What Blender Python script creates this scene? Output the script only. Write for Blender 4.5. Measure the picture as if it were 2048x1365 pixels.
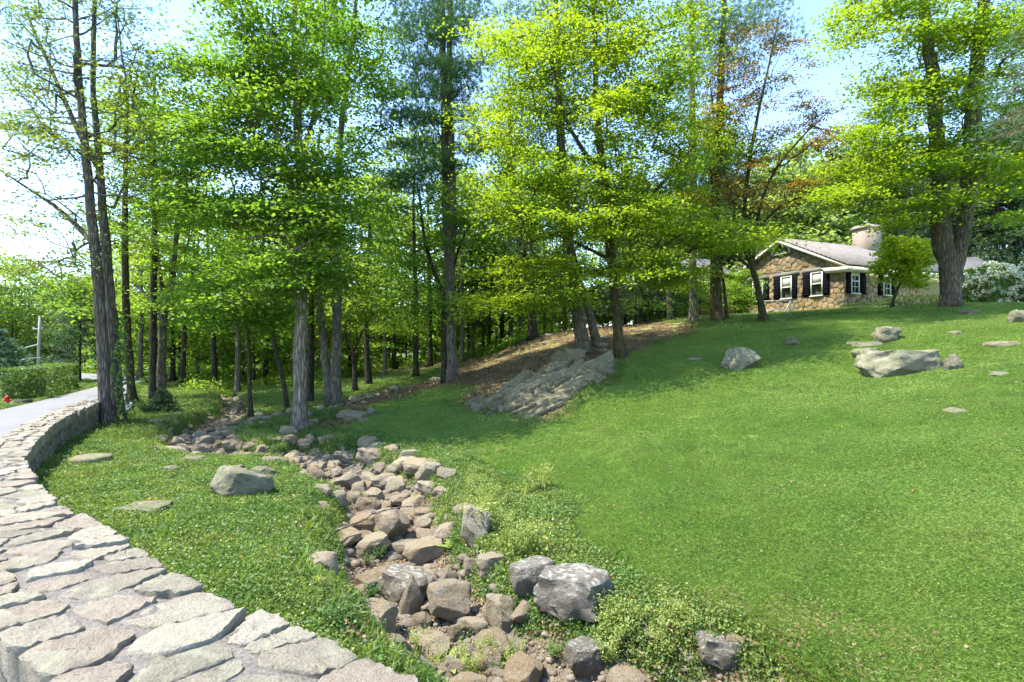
import bpy, math, random
import numpy as np
from mathutils import Vector, Matrix, noise as mnoise

random.seed(7)
RS = np.random.RandomState(11)
for o in list(bpy.data.objects): bpy.data.objects.remove(o)
SC = bpy.context.scene
COL = SC.collection

# ------------------------------------------------------------------ camera, sky, sun, exposure
CZ = 3.0                       # eye height in world units (ground by the wall is near 1.0)
F = 1024.0; HX = 1024.0; HY = 690.0
cam_d = bpy.data.cameras.new('camera'); cam = bpy.data.objects.new('camera', cam_d); COL.objects.link(cam)
cam.location = (0, 0, CZ); cam.rotation_euler = (math.radians(90), 0, 0)
cam_d.sensor_width = 36; cam_d.lens = 18.0; cam_d.clip_end = 2000; cam_d.clip_start = 0.05
cam_d.shift_y = (690 - 682.5) / 2048.0
SC.camera = cam
SUN_EL, SUN_AZ = math.radians(63), math.radians(-98)      # azimuth from +Y towards +X
sdir = Vector((math.sin(SUN_AZ) * math.cos(SUN_EL), math.cos(SUN_AZ) * math.cos(SUN_EL), math.sin(SUN_EL)))
w = bpy.data.worlds.new('World'); SC.world = w; w.use_nodes = True
nt = w.node_tree; bg = nt.nodes['Background']
sky = nt.nodes.new('ShaderNodeTexSky'); sky.sky_type = 'NISHITA'; sky.sun_disc = False
sky.sun_elevation = SUN_EL; sky.sun_rotation = SUN_AZ; sky.dust_density = 0.15; sky.air_density = 0.9; sky.ozone_density = 2.8
nt.links.new(sky.outputs[0], bg.inputs[0]); bg.inputs[1].default_value = 0.15
sun_d = bpy.data.lights.new('sun', 'SUN'); sun_d.energy = 3.0; sun_d.angle = math.radians(0.6); sun_d.color = (1.0, 0.95, 0.86)
sun = bpy.data.objects.new('sun', sun_d); COL.objects.link(sun)
sun.rotation_euler = sdir.to_track_quat('Z', 'Y').to_euler()
SC.view_settings.view_transform = 'Standard'; SC.view_settings.look = 'None'; SC.view_settings.gamma = 1
SC.view_settings.exposure = 2.15
SC.cycles.max_bounces = 7; SC.cycles.diffuse_bounces = 4; SC.cycles.transmission_bounces = 4; SC.cycles.glossy_bounces = 2
SC.cycles.transparent_max_bounces = 4; SC.cycles.caustics_reflective = False; SC.cycles.caustics_refractive = False
SC.cycles.use_denoising = True; SC.cycles.sample_clamp_indirect = 6

# ------------------------------------------------------------------ helpers
def P(px, py, Y): return np.array(((px - HX) / F * Y, Y, CZ + (HY - py) / F * Y))

def tag(o, label=None, cat=None, group=None, kind=None):
    if label: o['label'] = label
    if cat: o['category'] = cat
    if group: o['group'] = group
    if kind: o['kind'] = kind
    return o

def empty(name, loc, label, cat, group=None, rz=0.0):
    o = bpy.data.objects.new(name, None); COL.objects.link(o)
    o.location = [float(c) for c in loc]; o.rotation_euler = (0, 0, rz); o.empty_display_size = 0.2
    return tag(o, label, cat, group)

def make_mesh(name, V, loops, sizes, mats=None, smooth=False, uv=None):
    """V (n,3); loops flat vertex indices; sizes: polygon sizes"""
    me = bpy.data.meshes.new(name)
    V = np.asarray(V, dtype=np.float32); loops = np.asarray(loops, dtype=np.int32); sizes = np.asarray(sizes, dtype=np.int32)
    me.vertices.add(len(V)); me.vertices.foreach_set('co', V.ravel())
    me.loops.add(len(loops)); me.loops.foreach_set('vertex_index', loops)
    me.polygons.add(len(sizes))
    st = np.zeros(len(sizes), dtype=np.int32); st[1:] = np.cumsum(sizes)[:-1]
    me.polygons.foreach_set('loop_start', st)
    if smooth: me.polygons.foreach_set('use_smooth', np.ones(len(sizes), dtype=bool))
    me.update(calc_edges=True)
    if mats:
        for m in (mats if isinstance(mats, (list, tuple)) else [mats]): me.materials.append(m)
    return me

def link(name, me, parent=None, loc=None):
    o = bpy.data.objects.new(name, me); COL.objects.link(o)
    if parent is not None: o.parent = parent
    if loc is not None: o.location = [float(c) for c in loc]
    return o

class Buf:
    def __init__(s): s.V = []; s.L = []; s.S = []; s.n = 0
    def add(s, V, faces):
        V = np.asarray(V, dtype=float)
        for f in faces: s.L.extend([i + s.n for i in f]); s.S.append(len(f))
        s.V.append(V); s.n += len(V)
    def arr(s, V, idx):          # idx (m,k) array of same-size faces
        V = np.asarray(V, dtype=float); idx = np.asarray(idx)
        s.L.extend((idx + s.n).ravel().tolist()); s.S.extend([idx.shape[1]] * len(idx)); s.V.append(V); s.n += len(V)
    def box(s, c, h, R=None):    # centre, half sizes, 3x3 columns
        c = np.asarray(c, float); h = np.asarray(h, float)
        C = np.array([[x, y, z] for x in (-1, 1) for y in (-1, 1) for z in (-1, 1)]) * h
        if R is not None: C = C @ np.asarray(R).T
        s.add(C + c, [(0, 1, 3, 2), (4, 6, 7, 5), (0, 4, 5, 1), (2, 3, 7, 6), (0, 2, 6, 4), (1, 5, 7, 3)])
    def tube(s, pts, rad, n=6, cap=True):
        pts = np.asarray(pts, float); m = len(pts)
        if m < 2: return
        T = np.gradient(pts, axis=0); T /= np.linalg.norm(T, axis=1)[:, None] + 1e-9
        ref = np.array([0.31, 0.17, 0.93]) if abs(T[0][2]) < .8 else np.array([0.93, 0.3, 0.1])
        A = np.cross(T, ref); A /= np.linalg.norm(A, axis=1)[:, None] + 1e-9
        B = np.cross(T, A)
        a = np.arange(n) * 2 * math.pi / n
        rad = np.asarray(rad, float)
        if rad.ndim == 1: rad = np.repeat(rad[:, None], n, 1)
        V = pts[:, None, :] + rad[:, :, None] * (np.cos(a)[None, :, None] * A[:, None, :] + np.sin(a)[None, :, None] * B[:, None, :])
        i = np.arange(m - 1)[:, None] * n; j = np.arange(n)[None, :]; k = (j + 1) % n
        idx = np.stack([i + j, i + n + j, i + n + k, i + k], -1).reshape(-1, 4)
        base = s.n; s.arr(V.reshape(-1, 3), idx)
        if cap:
            s.L.extend([base + q for q in range(n)]); s.S.append(n)
            s.L.extend([base + (m - 1) * n + q for q in reversed(range(n))]); s.S.append(n)
    def mesh(s, name, mat, smooth=False):
        if s.n == 0: return None
        return make_mesh(name, np.concatenate(s.V), s.L, s.S, mat, smooth)
    def obj(s, name, mat, parent=None, smooth=False, loc=None):
        return link(name, s.mesh(name, mat, smooth), parent, loc)

def sharp(me, deg=35):
    try: me.set_sharp_from_angle(angle=math.radians(deg))
    except Exception: pass

def cat(pts, n):                 # catmull-rom resample
    pts = np.asarray(pts, float); m = len(pts)
    Pp = np.vstack([2 * pts[0] - pts[1], pts, 2 * pts[-1] - pts[-2]])
    d = np.r_[0, np.cumsum(np.linalg.norm(np.diff(pts, axis=0), axis=1))]
    out = []
    for u in np.linspace(0, d[-1], n):
        i = min(max(np.searchsorted(d, u, side='right') - 1, 0), m - 2)
        t = (u - d[i]) / (d[i + 1] - d[i] + 1e-12)
        p0, p1, p2, p3 = Pp[i], Pp[i + 1], Pp[i + 2], Pp[i + 3]
        out.append(.5 * (2 * p1 + (p2 - p0) * t + (2 * p0 - 5 * p1 + 4 * p2 - p3) * t * t + (3 * p1 - p0 - 3 * p2 + p3) * t ** 3))
    return np.array(out)

def seg_dist(x, y, path):        # distance to polyline (2-D) and index parameter
    x = np.asarray(x, float); y = np.asarray(y, float)
    best = np.full(x.shape, 1e9); par = np.zeros(x.shape)
    for i in range(len(path) - 1):
        a = path[i][:2]; b = path[i + 1][:2]; d = b - a; L2 = d @ d + 1e-9
        t = np.clip(((x - a[0]) * d[0] + (y - a[1]) * d[1]) / L2, 0, 1)
        dd = np.hypot(x - a[0] - t * d[0], y - a[1] - t * d[1])
        m = dd < best; best = np.where(m, dd, best); par = np.where(m, i + t, par)
    return best, par

def in_poly(x, y, poly):
    x = np.asarray(x, float); y = np.asarray(y, float); r = np.zeros(x.shape, bool); n = len(poly)
    for i in range(n):
        x1, y1 = poly[i]; x2, y2 = poly[(i + 1) % n]
        c = ((y1 > y) != (y2 > y)) & (x < (x2 - x1) * (y - y1) / (y2 - y1 + 1e-12) + x1)
        r ^= c
    return r

def sstep(a, b, x):
    t = np.clip((x - a) / (b - a), 0, 1); return t * t * (3 - 2 * t)

# ------------------------------------------------------------------ materials
def new_mat(name):
    m = bpy.data.materials.new(name); m.use_nodes = True
    return m, m.node_tree, m.node_tree.nodes['Principled BSDF'], m.node_tree.nodes['Material Output']

def N(t, kind, **kw):
    n = t.nodes.new('ShaderNode' + kind)
    for k, v in kw.items(): setattr(n, k, v)
    return n

def noise_n(t, vec, scale, detail=4, rough=.55, dist=0.0):
    n = N(t, 'TexNoise'); n.inputs['Scale'].default_value = scale; n.inputs['Detail'].default_value = detail
    n.inputs['Roughness'].default_value = rough; n.inputs['Distortion'].default_value = dist
    if vec is not None: t.links.new(vec, n.inputs['Vector'])
    return n.outputs['Fac']

def ramp(t, fac, stops):
    r = N(t, 'ValToRGB'); e = r.color_ramp.elements
    while len(e) < len(stops): e.new(0.5)
    for i, (p, c) in enumerate(stops): e[i].position = p; e[i].color = (*c, 1) if len(c) == 3 else c
    t.links.new(fac, r.inputs[0]); return r.outputs[0]

def mixc(t, fac, a, b, mode='MIX'):
    m = N(t, 'Mix', data_type='RGBA', blend_type=mode)
    for s_, v in ((m.inputs[0], fac), (m.inputs[6], a), (m.inputs[7], b)):
        if hasattr(v, 'links') or isinstance(v, bpy.types.NodeSocket): t.links.new(v, s_)
        elif isinstance(v, (int, float)): s_.default_value = v
        else: s_.default_value = (*v, 1)
    return m.outputs[2]

def maprange(t, v, a, b, c=0.0, d=1.0):
    m = N(t, 'MapRange'); t.links.new(v, m.inputs[0])
    for i, q in enumerate((a, b, c, d)): m.inputs[i + 1].default_value = q
    return m.outputs[0]

def bump(t, h, strength, dist, bsdf):
    b = N(t, 'Bump'); b.inputs['Strength'].default_value = strength; b.inputs['Distance'].default_value = dist
    t.links.new(h, b.inputs['Height']); t.links.new(b.outputs[0], bsdf.inputs['Normal'])

def plain(name, col, rough=.6, var=.15, scale=8, spec=.3, metal=0):
    m, t, b, o = new_mat(name); tc = N(t, 'TexCoord')
    f = noise_n(t, tc.outputs['Object'], scale, 5)
    c = mixc(t, f, [q * (1 - var) for q in col], [min(1, q * (1 + var)) for q in col])
    t.links.new(c, b.inputs['Base Color']); b.inputs['Roughness'].default_value = rough
    b.inputs['Specular IOR Level'].default_value = spec; b.inputs['Metallic'].default_value = metal
    bump(t, f, .15, .01, b); return m

def leaf_mat(name, c1, c2, trans, tf=.45, rough=.5, accent=None, acc_t=.93, nscale=.55):
    m, t, b, o = new_mat(name)
    g = N(t, 'NewGeometry'); oi = N(t, 'ObjectInfo')
    f = noise_n(t, g.outputs['Position'], nscale, 3)
    f = maprange(t, f, .3, .7)
    c = mixc(t, f, c1, c2)
    rnd = g.outputs['Random Per Island']
    hs = N(t, 'HueSaturation'); t.links.new(c, hs.inputs['Color'])
    t.links.new(maprange(t, rnd, 0, 1, .74, 1.28), hs.inputs['Value'])
    t.links.new(maprange(t, oi.outputs['Random'], 0, 1, .488, .512), hs.inputs['Hue'])
    col = hs.outputs[0]
    if accent:
        mm = N(t, 'Math', operation='MULTIPLY'); t.links.new(rnd, mm.inputs[0])
        nn = noise_n(t, g.outputs['Position'], .9, 2); t.links.new(maprange(t, nn, .35, .75, .7, 1.25), mm.inputs[1])
        gt = N(t, 'Math', operation='GREATER_THAN'); t.links.new(mm.outputs[0], gt.inputs[0]); gt.inputs[1].default_value = acc_t
        col = mixc(t, gt.outputs[0], col, accent)
    t.links.new(col, b.inputs['Base Color']); b.inputs['Roughness'].default_value = rough
    b.inputs['Specular IOR Level'].default_value = .35
    tr = N(t, 'BsdfTranslucent'); t.links.new(mixc(t, 1.0, col, trans, 'MULTIPLY'), tr.inputs[0])
    mx = N(t, 'MixShader'); mx.inputs[0].default_value = tf
    t.links.new(b.outputs[0], mx.inputs[1]); t.links.new(tr.outputs[0], mx.inputs[2]); t.links.new(mx.outputs[0], o.inputs[0])
    return m

def bark_mat(name, c1, c2, c3=None, scale=1.0, bstr=.9):
    m, t, b, o = new_mat(name); tc = N(t, 'TexCoord'); mp = N(t, 'Mapping'); t.links.new(tc.outputs['Object'], mp.inputs[0])
    mp.inputs['Scale'].default_value = (13 * scale, 13 * scale, 1.5 * scale)
    v = N(t, 'TexVoronoi', feature='DISTANCE_TO_EDGE'); v.inputs['Scale'].default_value = 1.6
    f0 = noise_n(t, mp.outputs[0], 1.2, 5, .65)
    nv = N(t, 'VectorMath', operation='ADD'); sc = N(t, 'VectorMath', operation='SCALE'); sc.inputs['Scale'].default_value = .8
    cmb = N(t, 'CombineXYZ'); t.links.new(f0, cmb.inputs[0]); t.links.new(f0, cmb.inputs[1]); t.links.new(cmb.outputs[0], sc.inputs[0])
    t.links.new(mp.outputs[0], nv.inputs[0]); t.links.new(sc.outputs[0], nv.inputs[1]); t.links.new(nv.outputs[0], v.inputs['Vector'])
    e = maprange(t, v.outputs['Distance'], 0, .28)
    big = noise_n(t, tc.outputs['Object'], 1.1, 4)
    c = mixc(t, maprange(t, f0, .3, .7), c1, c2)
    if c3: c = mixc(t, maprange(t, big, .48, .66), c, c3)
    c = mixc(t, e, [q * .42 for q in c1], c)
    t.links.new(c, b.inputs['Base Color']); b.inputs['Roughness'].default_value = .9; b.inputs['Specular IOR Level'].default_value = .15
    h = N(t, 'Math', operation='MULTIPLY_ADD'); t.links.new(e, h.inputs[0]); h.inputs[1].default_value = .7; t.links.new(f0, h.inputs[2])
    bump(t, h.outputs[0], bstr, .03, b); return m

def stone_mat(name, cols, lichen=(.42, .42, .33), lich=.5, moss_or_sunlit=None, bs=.5, scale=1.0, island=False, seedv='obj'):
    """cols: palette picked by object random"""
    m, t, b, o = new_mat(name); tc = N(t, 'TexCoord'); oi = N(t, 'ObjectInfo'); g = N(t, 'NewGeometry')
    r = N(t, 'ValToRGB'); r.color_ramp.interpolation = 'LINEAR'
    e = r.color_ramp.elements
    while len(e) < len(cols): e.new(.5)
    for i, c in enumerate(cols): e[i].position = i / max(1, len(cols) - 1); e[i].color = (*c, 1)
    t.links.new(g.outputs['Random Per Island'] if island else oi.outputs['Random'], r.inputs[0])
    vec = N(t, 'VectorMath', operation='ADD'); t.links.new(tc.outputs['Object'], vec.inputs[0])
    sc = N(t, 'VectorMath', operation='SCALE'); t.links.new(oi.outputs['Location'], sc.inputs[0]); sc.inputs['Scale'].default_value = 3.7
    t.links.new(sc.outputs[0], vec.inputs[1])
    n1 = noise_n(t, vec.outputs[0], 5 * scale, 8, .62); n2 = noise_n(t, vec.outputs[0], 38 * scale, 6, .7); n3 = noise_n(t, vec.outputs[0], 2.2 * scale, 5, .6, .6)
    c = mixc(t, maprange(t, n1, .3, .7), r.outputs[0], mixc(t, 1.0, r.outputs[0], (1.45, 1.4, 1.32), 'MULTIPLY'))
    c = mixc(t, maprange(t, n2, .38, .62, .0, .55), c, mixc(t, 1.0, r.outputs[0], (.45, .42, .4), 'MULTIPLY'))
    if lich: c = mixc(t, maprange(t, n3, .5, .62, 0, lich), c, lichen)
    if moss_or_sunlit:
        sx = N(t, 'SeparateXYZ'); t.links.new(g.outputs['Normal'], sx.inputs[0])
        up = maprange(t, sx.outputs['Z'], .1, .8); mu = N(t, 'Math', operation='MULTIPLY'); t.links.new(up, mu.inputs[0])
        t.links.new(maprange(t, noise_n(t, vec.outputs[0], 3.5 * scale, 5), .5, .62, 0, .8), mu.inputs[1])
        c = mixc(t, mu.outputs[0], c, moss_or_sunlit)  # upward faces: moss on most rocks, painted sunlight on the pale ones
    t.links.new(c, b.inputs['Base Color']); b.inputs['Roughness'].default_value = .88; b.inputs['Specular IOR Level'].default_value = .2
    h = N(t, 'Math', operation='MULTIPLY_ADD'); t.links.new(n2, h.inputs[0]); h.inputs[1].default_value = .45; t.links.new(n1, h.inputs[2])
    bump(t, h.outputs[0], bs, .05, b); return m

M = {}
YG = (1.75, 1.75, .5)
M['maple_bright'] = leaf_mat('maple leaf bright', (.11, .20, .025), (.20, .28, .022), (1.9, 1.75, .6), .6, accent=(.34, .24, .02), acc_t=1.13)
M['maple_green'] = leaf_mat('maple leaf green', (.065, .145, .025), (.13, .22, .03), (1.8, 1.75, .6), .6, accent=(.30, .24, .03), acc_t=1.16)
M['maple_right'] = leaf_mat('maple leaf gold green', (.09, .18, .02), (.19, .28, .025), (1.9, 1.75, .5), .6, accent=(.30, .13, .03), acc_t=1.14)
M['poplar'] = leaf_mat('small leaf yellow green', (.09, .15, .035), (.16, .21, .045), (1.8, 1.7, .6), .45, accent=(.38, .27, .02), acc_t=1.04)
M['copper'] = leaf_mat('copper leaf', (.13, .14, .03), (.27, .14, .04), (1.7, 1.4, .6), .48, accent=(.38, .13, .03), acc_t=.98)
M['forest_a'] = leaf_mat('forest leaf light', (.12, .21, .035), (.21, .29, .045), (1.8, 1.75, .6), .6)
M['forest_b'] = leaf_mat('forest leaf mid', (.075, .15, .03), (.15, .23, .04), (1.8, 1.75, .6), .6)
M['forest_c'] = leaf_mat('forest leaf pale', (.14, .20, .07), (.22, .28, .10), (1.6, 1.7, .7), .6)
M['hemlock'] = leaf_mat('hemlock needle', (.04, .085, .033), (.09, .14, .055), (1.4, 1.6, .7), .3)
M['pine'] = leaf_mat('pine needle', (.075, .14, .045), (.12, .20, .06), (1.5, 1.7, .9), .3)
M['blue_pine'] = leaf_mat('pale pine needle', (.08, .14, .09), (.14, .21, .13), (1.5, 1.7, .9), .35)
M['garden'] = leaf_mat('garden tree leaf', (.19, .31, .03), (.27, .38, .04), (1.8, 1.7, .5), .6, accent=(.5, .25, .02), acc_t=1.1)
M['shrub'] = leaf_mat('shrub leaf', (.035, .075, .02), (.08, .13, .03), (1.5, 1.6, .6), .35)
M['hedge'] = leaf_mat('hedge leaf', (.06, .12, .03), (.13, .2, .05), (1.6, 1.6, .6), .4)
M['petal'] = leaf_mat('white petal', (.55, .58, .42), (.75, .74, .6), (1, 1, .9), .3)
M['weed'] = leaf_mat('weed leaf', (.20, .27, .06), (.33, .37, .11), (1.6, 1.6, .6), .4, nscale=2)
M['weed_dark'] = leaf_mat('weed leaf green', (.05, .12, .03), (.12, .2, .06), (1.5, 1.6, .7), .4, nscale=2)
M['lawn'] = leaf_mat('lawn blade', (.19, .29, .055), (.26, .335, .08), (1.4, 1.6, .6), .35, nscale=.8)
M['rough'] = leaf_mat('ground cover leaf', (.10, .175, .04), (.175, .235, .055), (1.5, 1.6, .6), .38, accent=(.2, .14, .06), acc_t=1.02, nscale=.9)
M['litter'] = leaf_mat('dead leaf litter', (.13, .085, .04), (.28, .19, .10), (1.2, 1, .7), .15, nscale=2)
M['dry_leaf'] = leaf_mat('orange fallen leaf', (.6, .22, .02), (.65, .30, .03), (1.2, 1, .5), .25)
M['bark_pine'] = bark_mat('bark purple grey pine', (.14, .112, .09), (.26, .215, .175), None, 1.0)
M['bark_grey'] = bark_mat('bark grey brown', (.15, .13, .095), (.28, .245, .19), (.21, .21, .14), 1.0)
M['bark_tan'] = bark_mat('bark tan maple', (.20, .16, .12), (.36, .30, .235), (.27, .26, .2), .9)
M['bark_dark'] = bark_mat('bark dark', (.05, .043, .03), (.11, .095, .065), None, 1.0)
M['bark_olive'] = bark_mat('bark olive brown', (.075, .06, .03), (.15, .125, .06), None, 1.2)
M['bark_right'] = bark_mat('bark right maple', (.13, .105, .075), (.27, .225, .16), (.075, .065, .05), .9, 1.0)
M['twig'] = plain('twig wood', (.09, .075, .055), .9)
M['rock_grey'] = stone_mat('grey lichened rock', [(.14, .13, .085), (.20, .185, .125), (.17, .16, .105)], (.27, .265, .17), .7, (.13, .155, .05), .8, 1.0)
M['rock_creek'] = stone_mat('creek rock', [(.20, .15, .09), (.30, .24, .155), (.24, .195, .135), (.33, .28, .19), (.27, .20, .115), (.28, .25, .18)], (.32, .30, .24), .6, None, .9, 1.5)
M['rock_pale'] = stone_mat('pale rock with painted sunlit tops', [(.17, .155, .125), (.23, .205, .165), (.20, .175, .13)], (.30, .28, .22), .7, (.55, .53, .46), 1.0, 1.5)  # whitish colour on upward faces paints sunlit tops into the stone
M['rock_outcrop'] = stone_mat('ledge rock', [(.18, .145, .085), (.28, .24, .155), (.22, .18, .115)], (.34, .315, .20), .55, (.16, .17, .05), 1.0, 1.4)
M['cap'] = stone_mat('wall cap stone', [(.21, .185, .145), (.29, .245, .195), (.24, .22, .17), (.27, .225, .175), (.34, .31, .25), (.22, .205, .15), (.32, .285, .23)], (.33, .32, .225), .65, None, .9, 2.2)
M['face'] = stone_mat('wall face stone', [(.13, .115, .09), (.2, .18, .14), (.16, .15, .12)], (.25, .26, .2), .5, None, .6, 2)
M['house_stone'] = stone_mat('house field stone', [(.18, .125, .06), (.30, .215, .11), (.22, .175, .11), (.36, .26, .125), (.14, .125, .09), (.28, .19, .085), (.36, .29, .18)], (.2, .17, .12), .3, None, .5, 1.3)
M['gravel'] = stone_mat('creek gravel', [(.10, .08, .055), (.18, .15, .115), (.13, .11, .085), (.22, .19, .15)], (.4, .38, .32), .2, None, .5, 2, island=True)
mm_, t, b, o_ = new_mat('gravelly mortar'); tc = N(t, 'TexCoord'); vo = N(t, 'TexVoronoi'); vo.inputs['Scale'].default_value = 90; t.links.new(tc.outputs['Object'], vo.inputs['Vector'])
sp_ = N(t, 'SeparateColor'); t.links.new(vo.outputs['Color'], sp_.inputs[0])
t.links.new(mixc(t, maprange(t, noise_n(t, tc.outputs['Object'], 3, 4), .3, .7), mixc(t, sp_.outputs[0], (.05, .043, .037), (.17, .15, .13)), mixc(t, sp_.outputs[1], (.07, .06, .05), (.20, .18, .155))), b.inputs['Base Color']); b.inputs['Roughness'].default_value = .95
bump(t, vo.outputs['Distance'], -.9, .02, b); M['mortar'] = mm_
M['house_mortar'] = plain('house mortar', (.24, .185, .10), .95, .3, 14)
M['cream'] = plain('cream paint', (.62, .58, .44), .55, .05)
M['white'] = plain('white paint', (.55, .56, .48), .5, .04)
M['black_paint'] = plain('black shutter paint', (.006, .006, .008), .8, .2, 8, .05)
M['stucco'] = plain('chimney stucco', (.25, .20, .15), .9, .12, 30)
M['slate'] = plain('grey lintel stone', (.17, .16, .13), .9, .3, 6)
M['metal'] = plain('galvanised rail', (.5, .52, .48), .4, .1, 8, .5, .4)
M['pole_wood'] = plain('weathered pole wood', (.30, .28, .24), .9, .2, 9)
M['red'] = plain('faded red paint', (.5, .03, .02), .5, .2)
M['dark_iron'] = plain('dark iron', (.03, .03, .03), .6, .2)
M['curtain'] = plain('window blind', (.42, .43, .36), .8, .08)
gm, t, b, o_ = new_mat('window glass'); b.inputs['Base Color'].default_value = (.012, .014, .014, 1); b.inputs['Roughness'].default_value = .06; b.inputs['Specular IOR Level'].default_value = .7; M['glass'] = gm

# shingle roof
m, t, b, o_ = new_mat('asphalt shingle'); tc = N(t, 'TexCoord')
br = N(t, 'TexBrick'); br.inputs['Scale'].default_value = 1.0; br.inputs['Brick Width'].default_value = .3; br.inputs['Row Height'].default_value = .14
br.inputs['Mortar Size'].default_value = .008; br.inputs['Color1'].default_value = (.15, .135, .12, 1); br.inputs['Color2'].default_value = (.215, .195, .175, 1); br.inputs['Mortar'].default_value = (.08, .07, .07, 1)
t.links.new(tc.outputs['UV'], br.inputs['Vector'])
nn = noise_n(t, tc.outputs['Object'], 7, 5, .8)
t.links.new(mixc(t, maprange(t, nn, .35, .65), mixc(t, 1.0, br.outputs[0], (.8, .8, .8), 'MULTIPLY'), mixc(t, 1.0, br.outputs[0], (1.3, 1.25, 1.2), 'MULTIPLY')), b.inputs['Base Color'])
b.inputs['Roughness'].default_value = .9; bump(t, br.outputs['Fac'], -.4, .01, b); M['shingle'] = m

# asphalt
m, t, b, o_ = new_mat('asphalt'); tc = N(t, 'TexCoord')
f1 = noise_n(t, tc.outputs['Object'], 1.2, 5); f2 = noise_n(t, tc.outputs['Object'], 90, 3, .7)
t.links.new(mixc(t, f1, mixc(t, f2, (.10, .098, .10), (.17, .165, .168)), mixc(t, f2, (.16, .155, .155), (.25, .245, .245))), b.inputs['Base Color'])
b.inputs['Roughness'].default_value = .9; bump(t, f2, .3, .01, b); M['asphalt'] = m

# ground: zones come from a vertex attribute (R litter, G lawn, B creek dirt)
m, t, b, o_ = new_mat('ground soil and turf'); g = N(t, 'NewGeometry'); at = N(t, 'Attribute'); at.attribute_name = 'zone'
sp = N(t, 'SeparateColor'); t.links.new(at.outputs['Color'], sp.inputs[0]); pos = g.outputs['Position']
a1 = noise_n(t, pos, 1.3, 6, .6); a2 = noise_n(t, pos, 14, 5, .7); a3 = noise_n(t, pos, .35, 4)
rough_c = mixc(t, maprange(t, a1, .35, .65), (.085, .13, .03), (.13, .17, .045))
rough_c = mixc(t, maprange(t, a2, .5, .7, 0, .6), rough_c, (.09, .065, .035))
lawn_c = mixc(t, maprange(t, a3, .35, .65), (.13, .22, .05), (.19, .265, .07))
lawn_c = mixc(t, maprange(t, a2, .4, .7, 0, .5), lawn_c, (.105, .17, .04))
lit_c = mixc(t, maprange(t, a2, .3, .7), (.14, .085, .04), (.30, .215, .12))
lit_c = mixc(t, maprange(t, a1, .36, .58, 0, .9), lit_c, (.15, .18, .045))
dirt_c = mixc(t, maprange(t, a2, .3, .7), (.07, .055, .04), (.2, .165, .13))
c = mixc(t, sp.outputs[1], rough_c, lawn_c); c = mixc(t, sp.outputs[0], c, lit_c); c = mixc(t, sp.outputs[2], c, dirt_c)
t.links.new(c, b.inputs['Base Color']); b.inputs['Roughness'].default_value = .95; b.inputs['Specular IOR Level'].default_value = .1
bump(t, a2, .6, .05, b); M['ground'] = m

# ------------------------------------------------------------------ terrain
ctrl_px = [
 (560,1200,4.0),(400,1120,4.8),(250,1030,6.0),(130,960,7.4),(120,900,9.6),(170,870,11.2),(213,850,13.0),(450,1000,6.8),(300,940,8.4),(330,880,11.2),
 (500,930,9.0),(650,1100,5.3),(760,1330,3.4),(1350,1330,3.6),(1250,1200,4.5),(1100,1050,6.3),(1000,950,8.6),(900,900,10.6),(740,870,12.4),(650,840,14.6),(600,862,13.2),
 (2048,1365,2.9),(2048,1150,3.7),(2048,1000,4.9),(2048,900,6.0),(2048,800,7.8),(2048,720,10),(2048,660,12.5),(2048,625,16),(2048,606,19),
 (1750,1300,3.3),(1750,1100,4.4),(1750,950,6.0),(1750,850,8.0),(1840,745,11),(1840,700,13),(1787,665,15),(1800,635,18),
 (1500,1200,4.2),(1500,1000,6.0),(1500,850,9.0),(1490,745,13),(1500,690,16),(1525,643,20),
 (1250,950,8.0),(1250,850,11),(1240,760,14),(1240,718,15.5),(1060,835,12.5),(950,810,14.5),(1165,702,18),(1195,686,19.5),(1385,645,21),(1433,640,21),(1340,642,24),(1250,655,24),
 (1065,675,26),(1000,705,26),(940,725,26),(900,760,19),(835,768,22),(740,770,23),(710,783,21),(665,808,17.5),(780,748,30),(850,735,33),
 (577,817,17),(502,836,15),(475,792,22),(430,783,25),(450,762,32),(322,795,20.5),(262,803,18.5),(325,828,15.5),(500,752,40),(365,770,28),
 (1690,622,26),(1900,612,18.5),(1560,630,25),(1950,609,22)]
ctrl = [P(*c) - np.array((0, 0, CZ)) for c in ctrl_px]
ctrl += [np.array(c, float) for c in [(20,34,1.8),(26,30,1.8),(14,36,1.6),(5,42,.3),(-10,60,-2.3),(30,60,4),(50,40,3),(-40,60,-2),(-40,20,-1.9),(-20,42,-1.9),(0,100,-1.5),(60,100,6),(-90,100,-2),
 (40,10,1.6),(14,5,-.5),(-16.5,16,-1.85),(-20,21,-1.85),(-24,30,-1.85),(-25,12,-1.85),(0,-6,-1.8),(6,-1,-2),(-6,-6,-1.8),(3,.8,-2.1),(.6,2.2,-2.1),(60,-20,1),(-60,-30,-1.8),(0,-60,-1.8),(-120,250,-2),(120,250,8),(0,400,0),(300,0,5),(-300,0,-2),(-12,-3,-1.85)]]
ctrl = np.array(ctrl); _c2 = 1.2
def _phi(r2): return np.sqrt(r2 + _c2)
_A = _phi(((ctrl[:, None, :2] - ctrl[None, :, :2]) ** 2).sum(-1)); n_ = len(ctrl)
_K = np.zeros((n_ + 3, n_ + 3)); _K[:n_, :n_] = _A - 0.02 * np.eye(n_); _K[:n_, n_] = 1; _K[n_, :n_] = 1
_K[:n_, n_ + 1:] = ctrl[:, :2]; _K[n_ + 1:, :n_] = ctrl[:, :2].T
_w = np.linalg.solve(_K, np.r_[ctrl[:, 2], 0, 0, 0])
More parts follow.
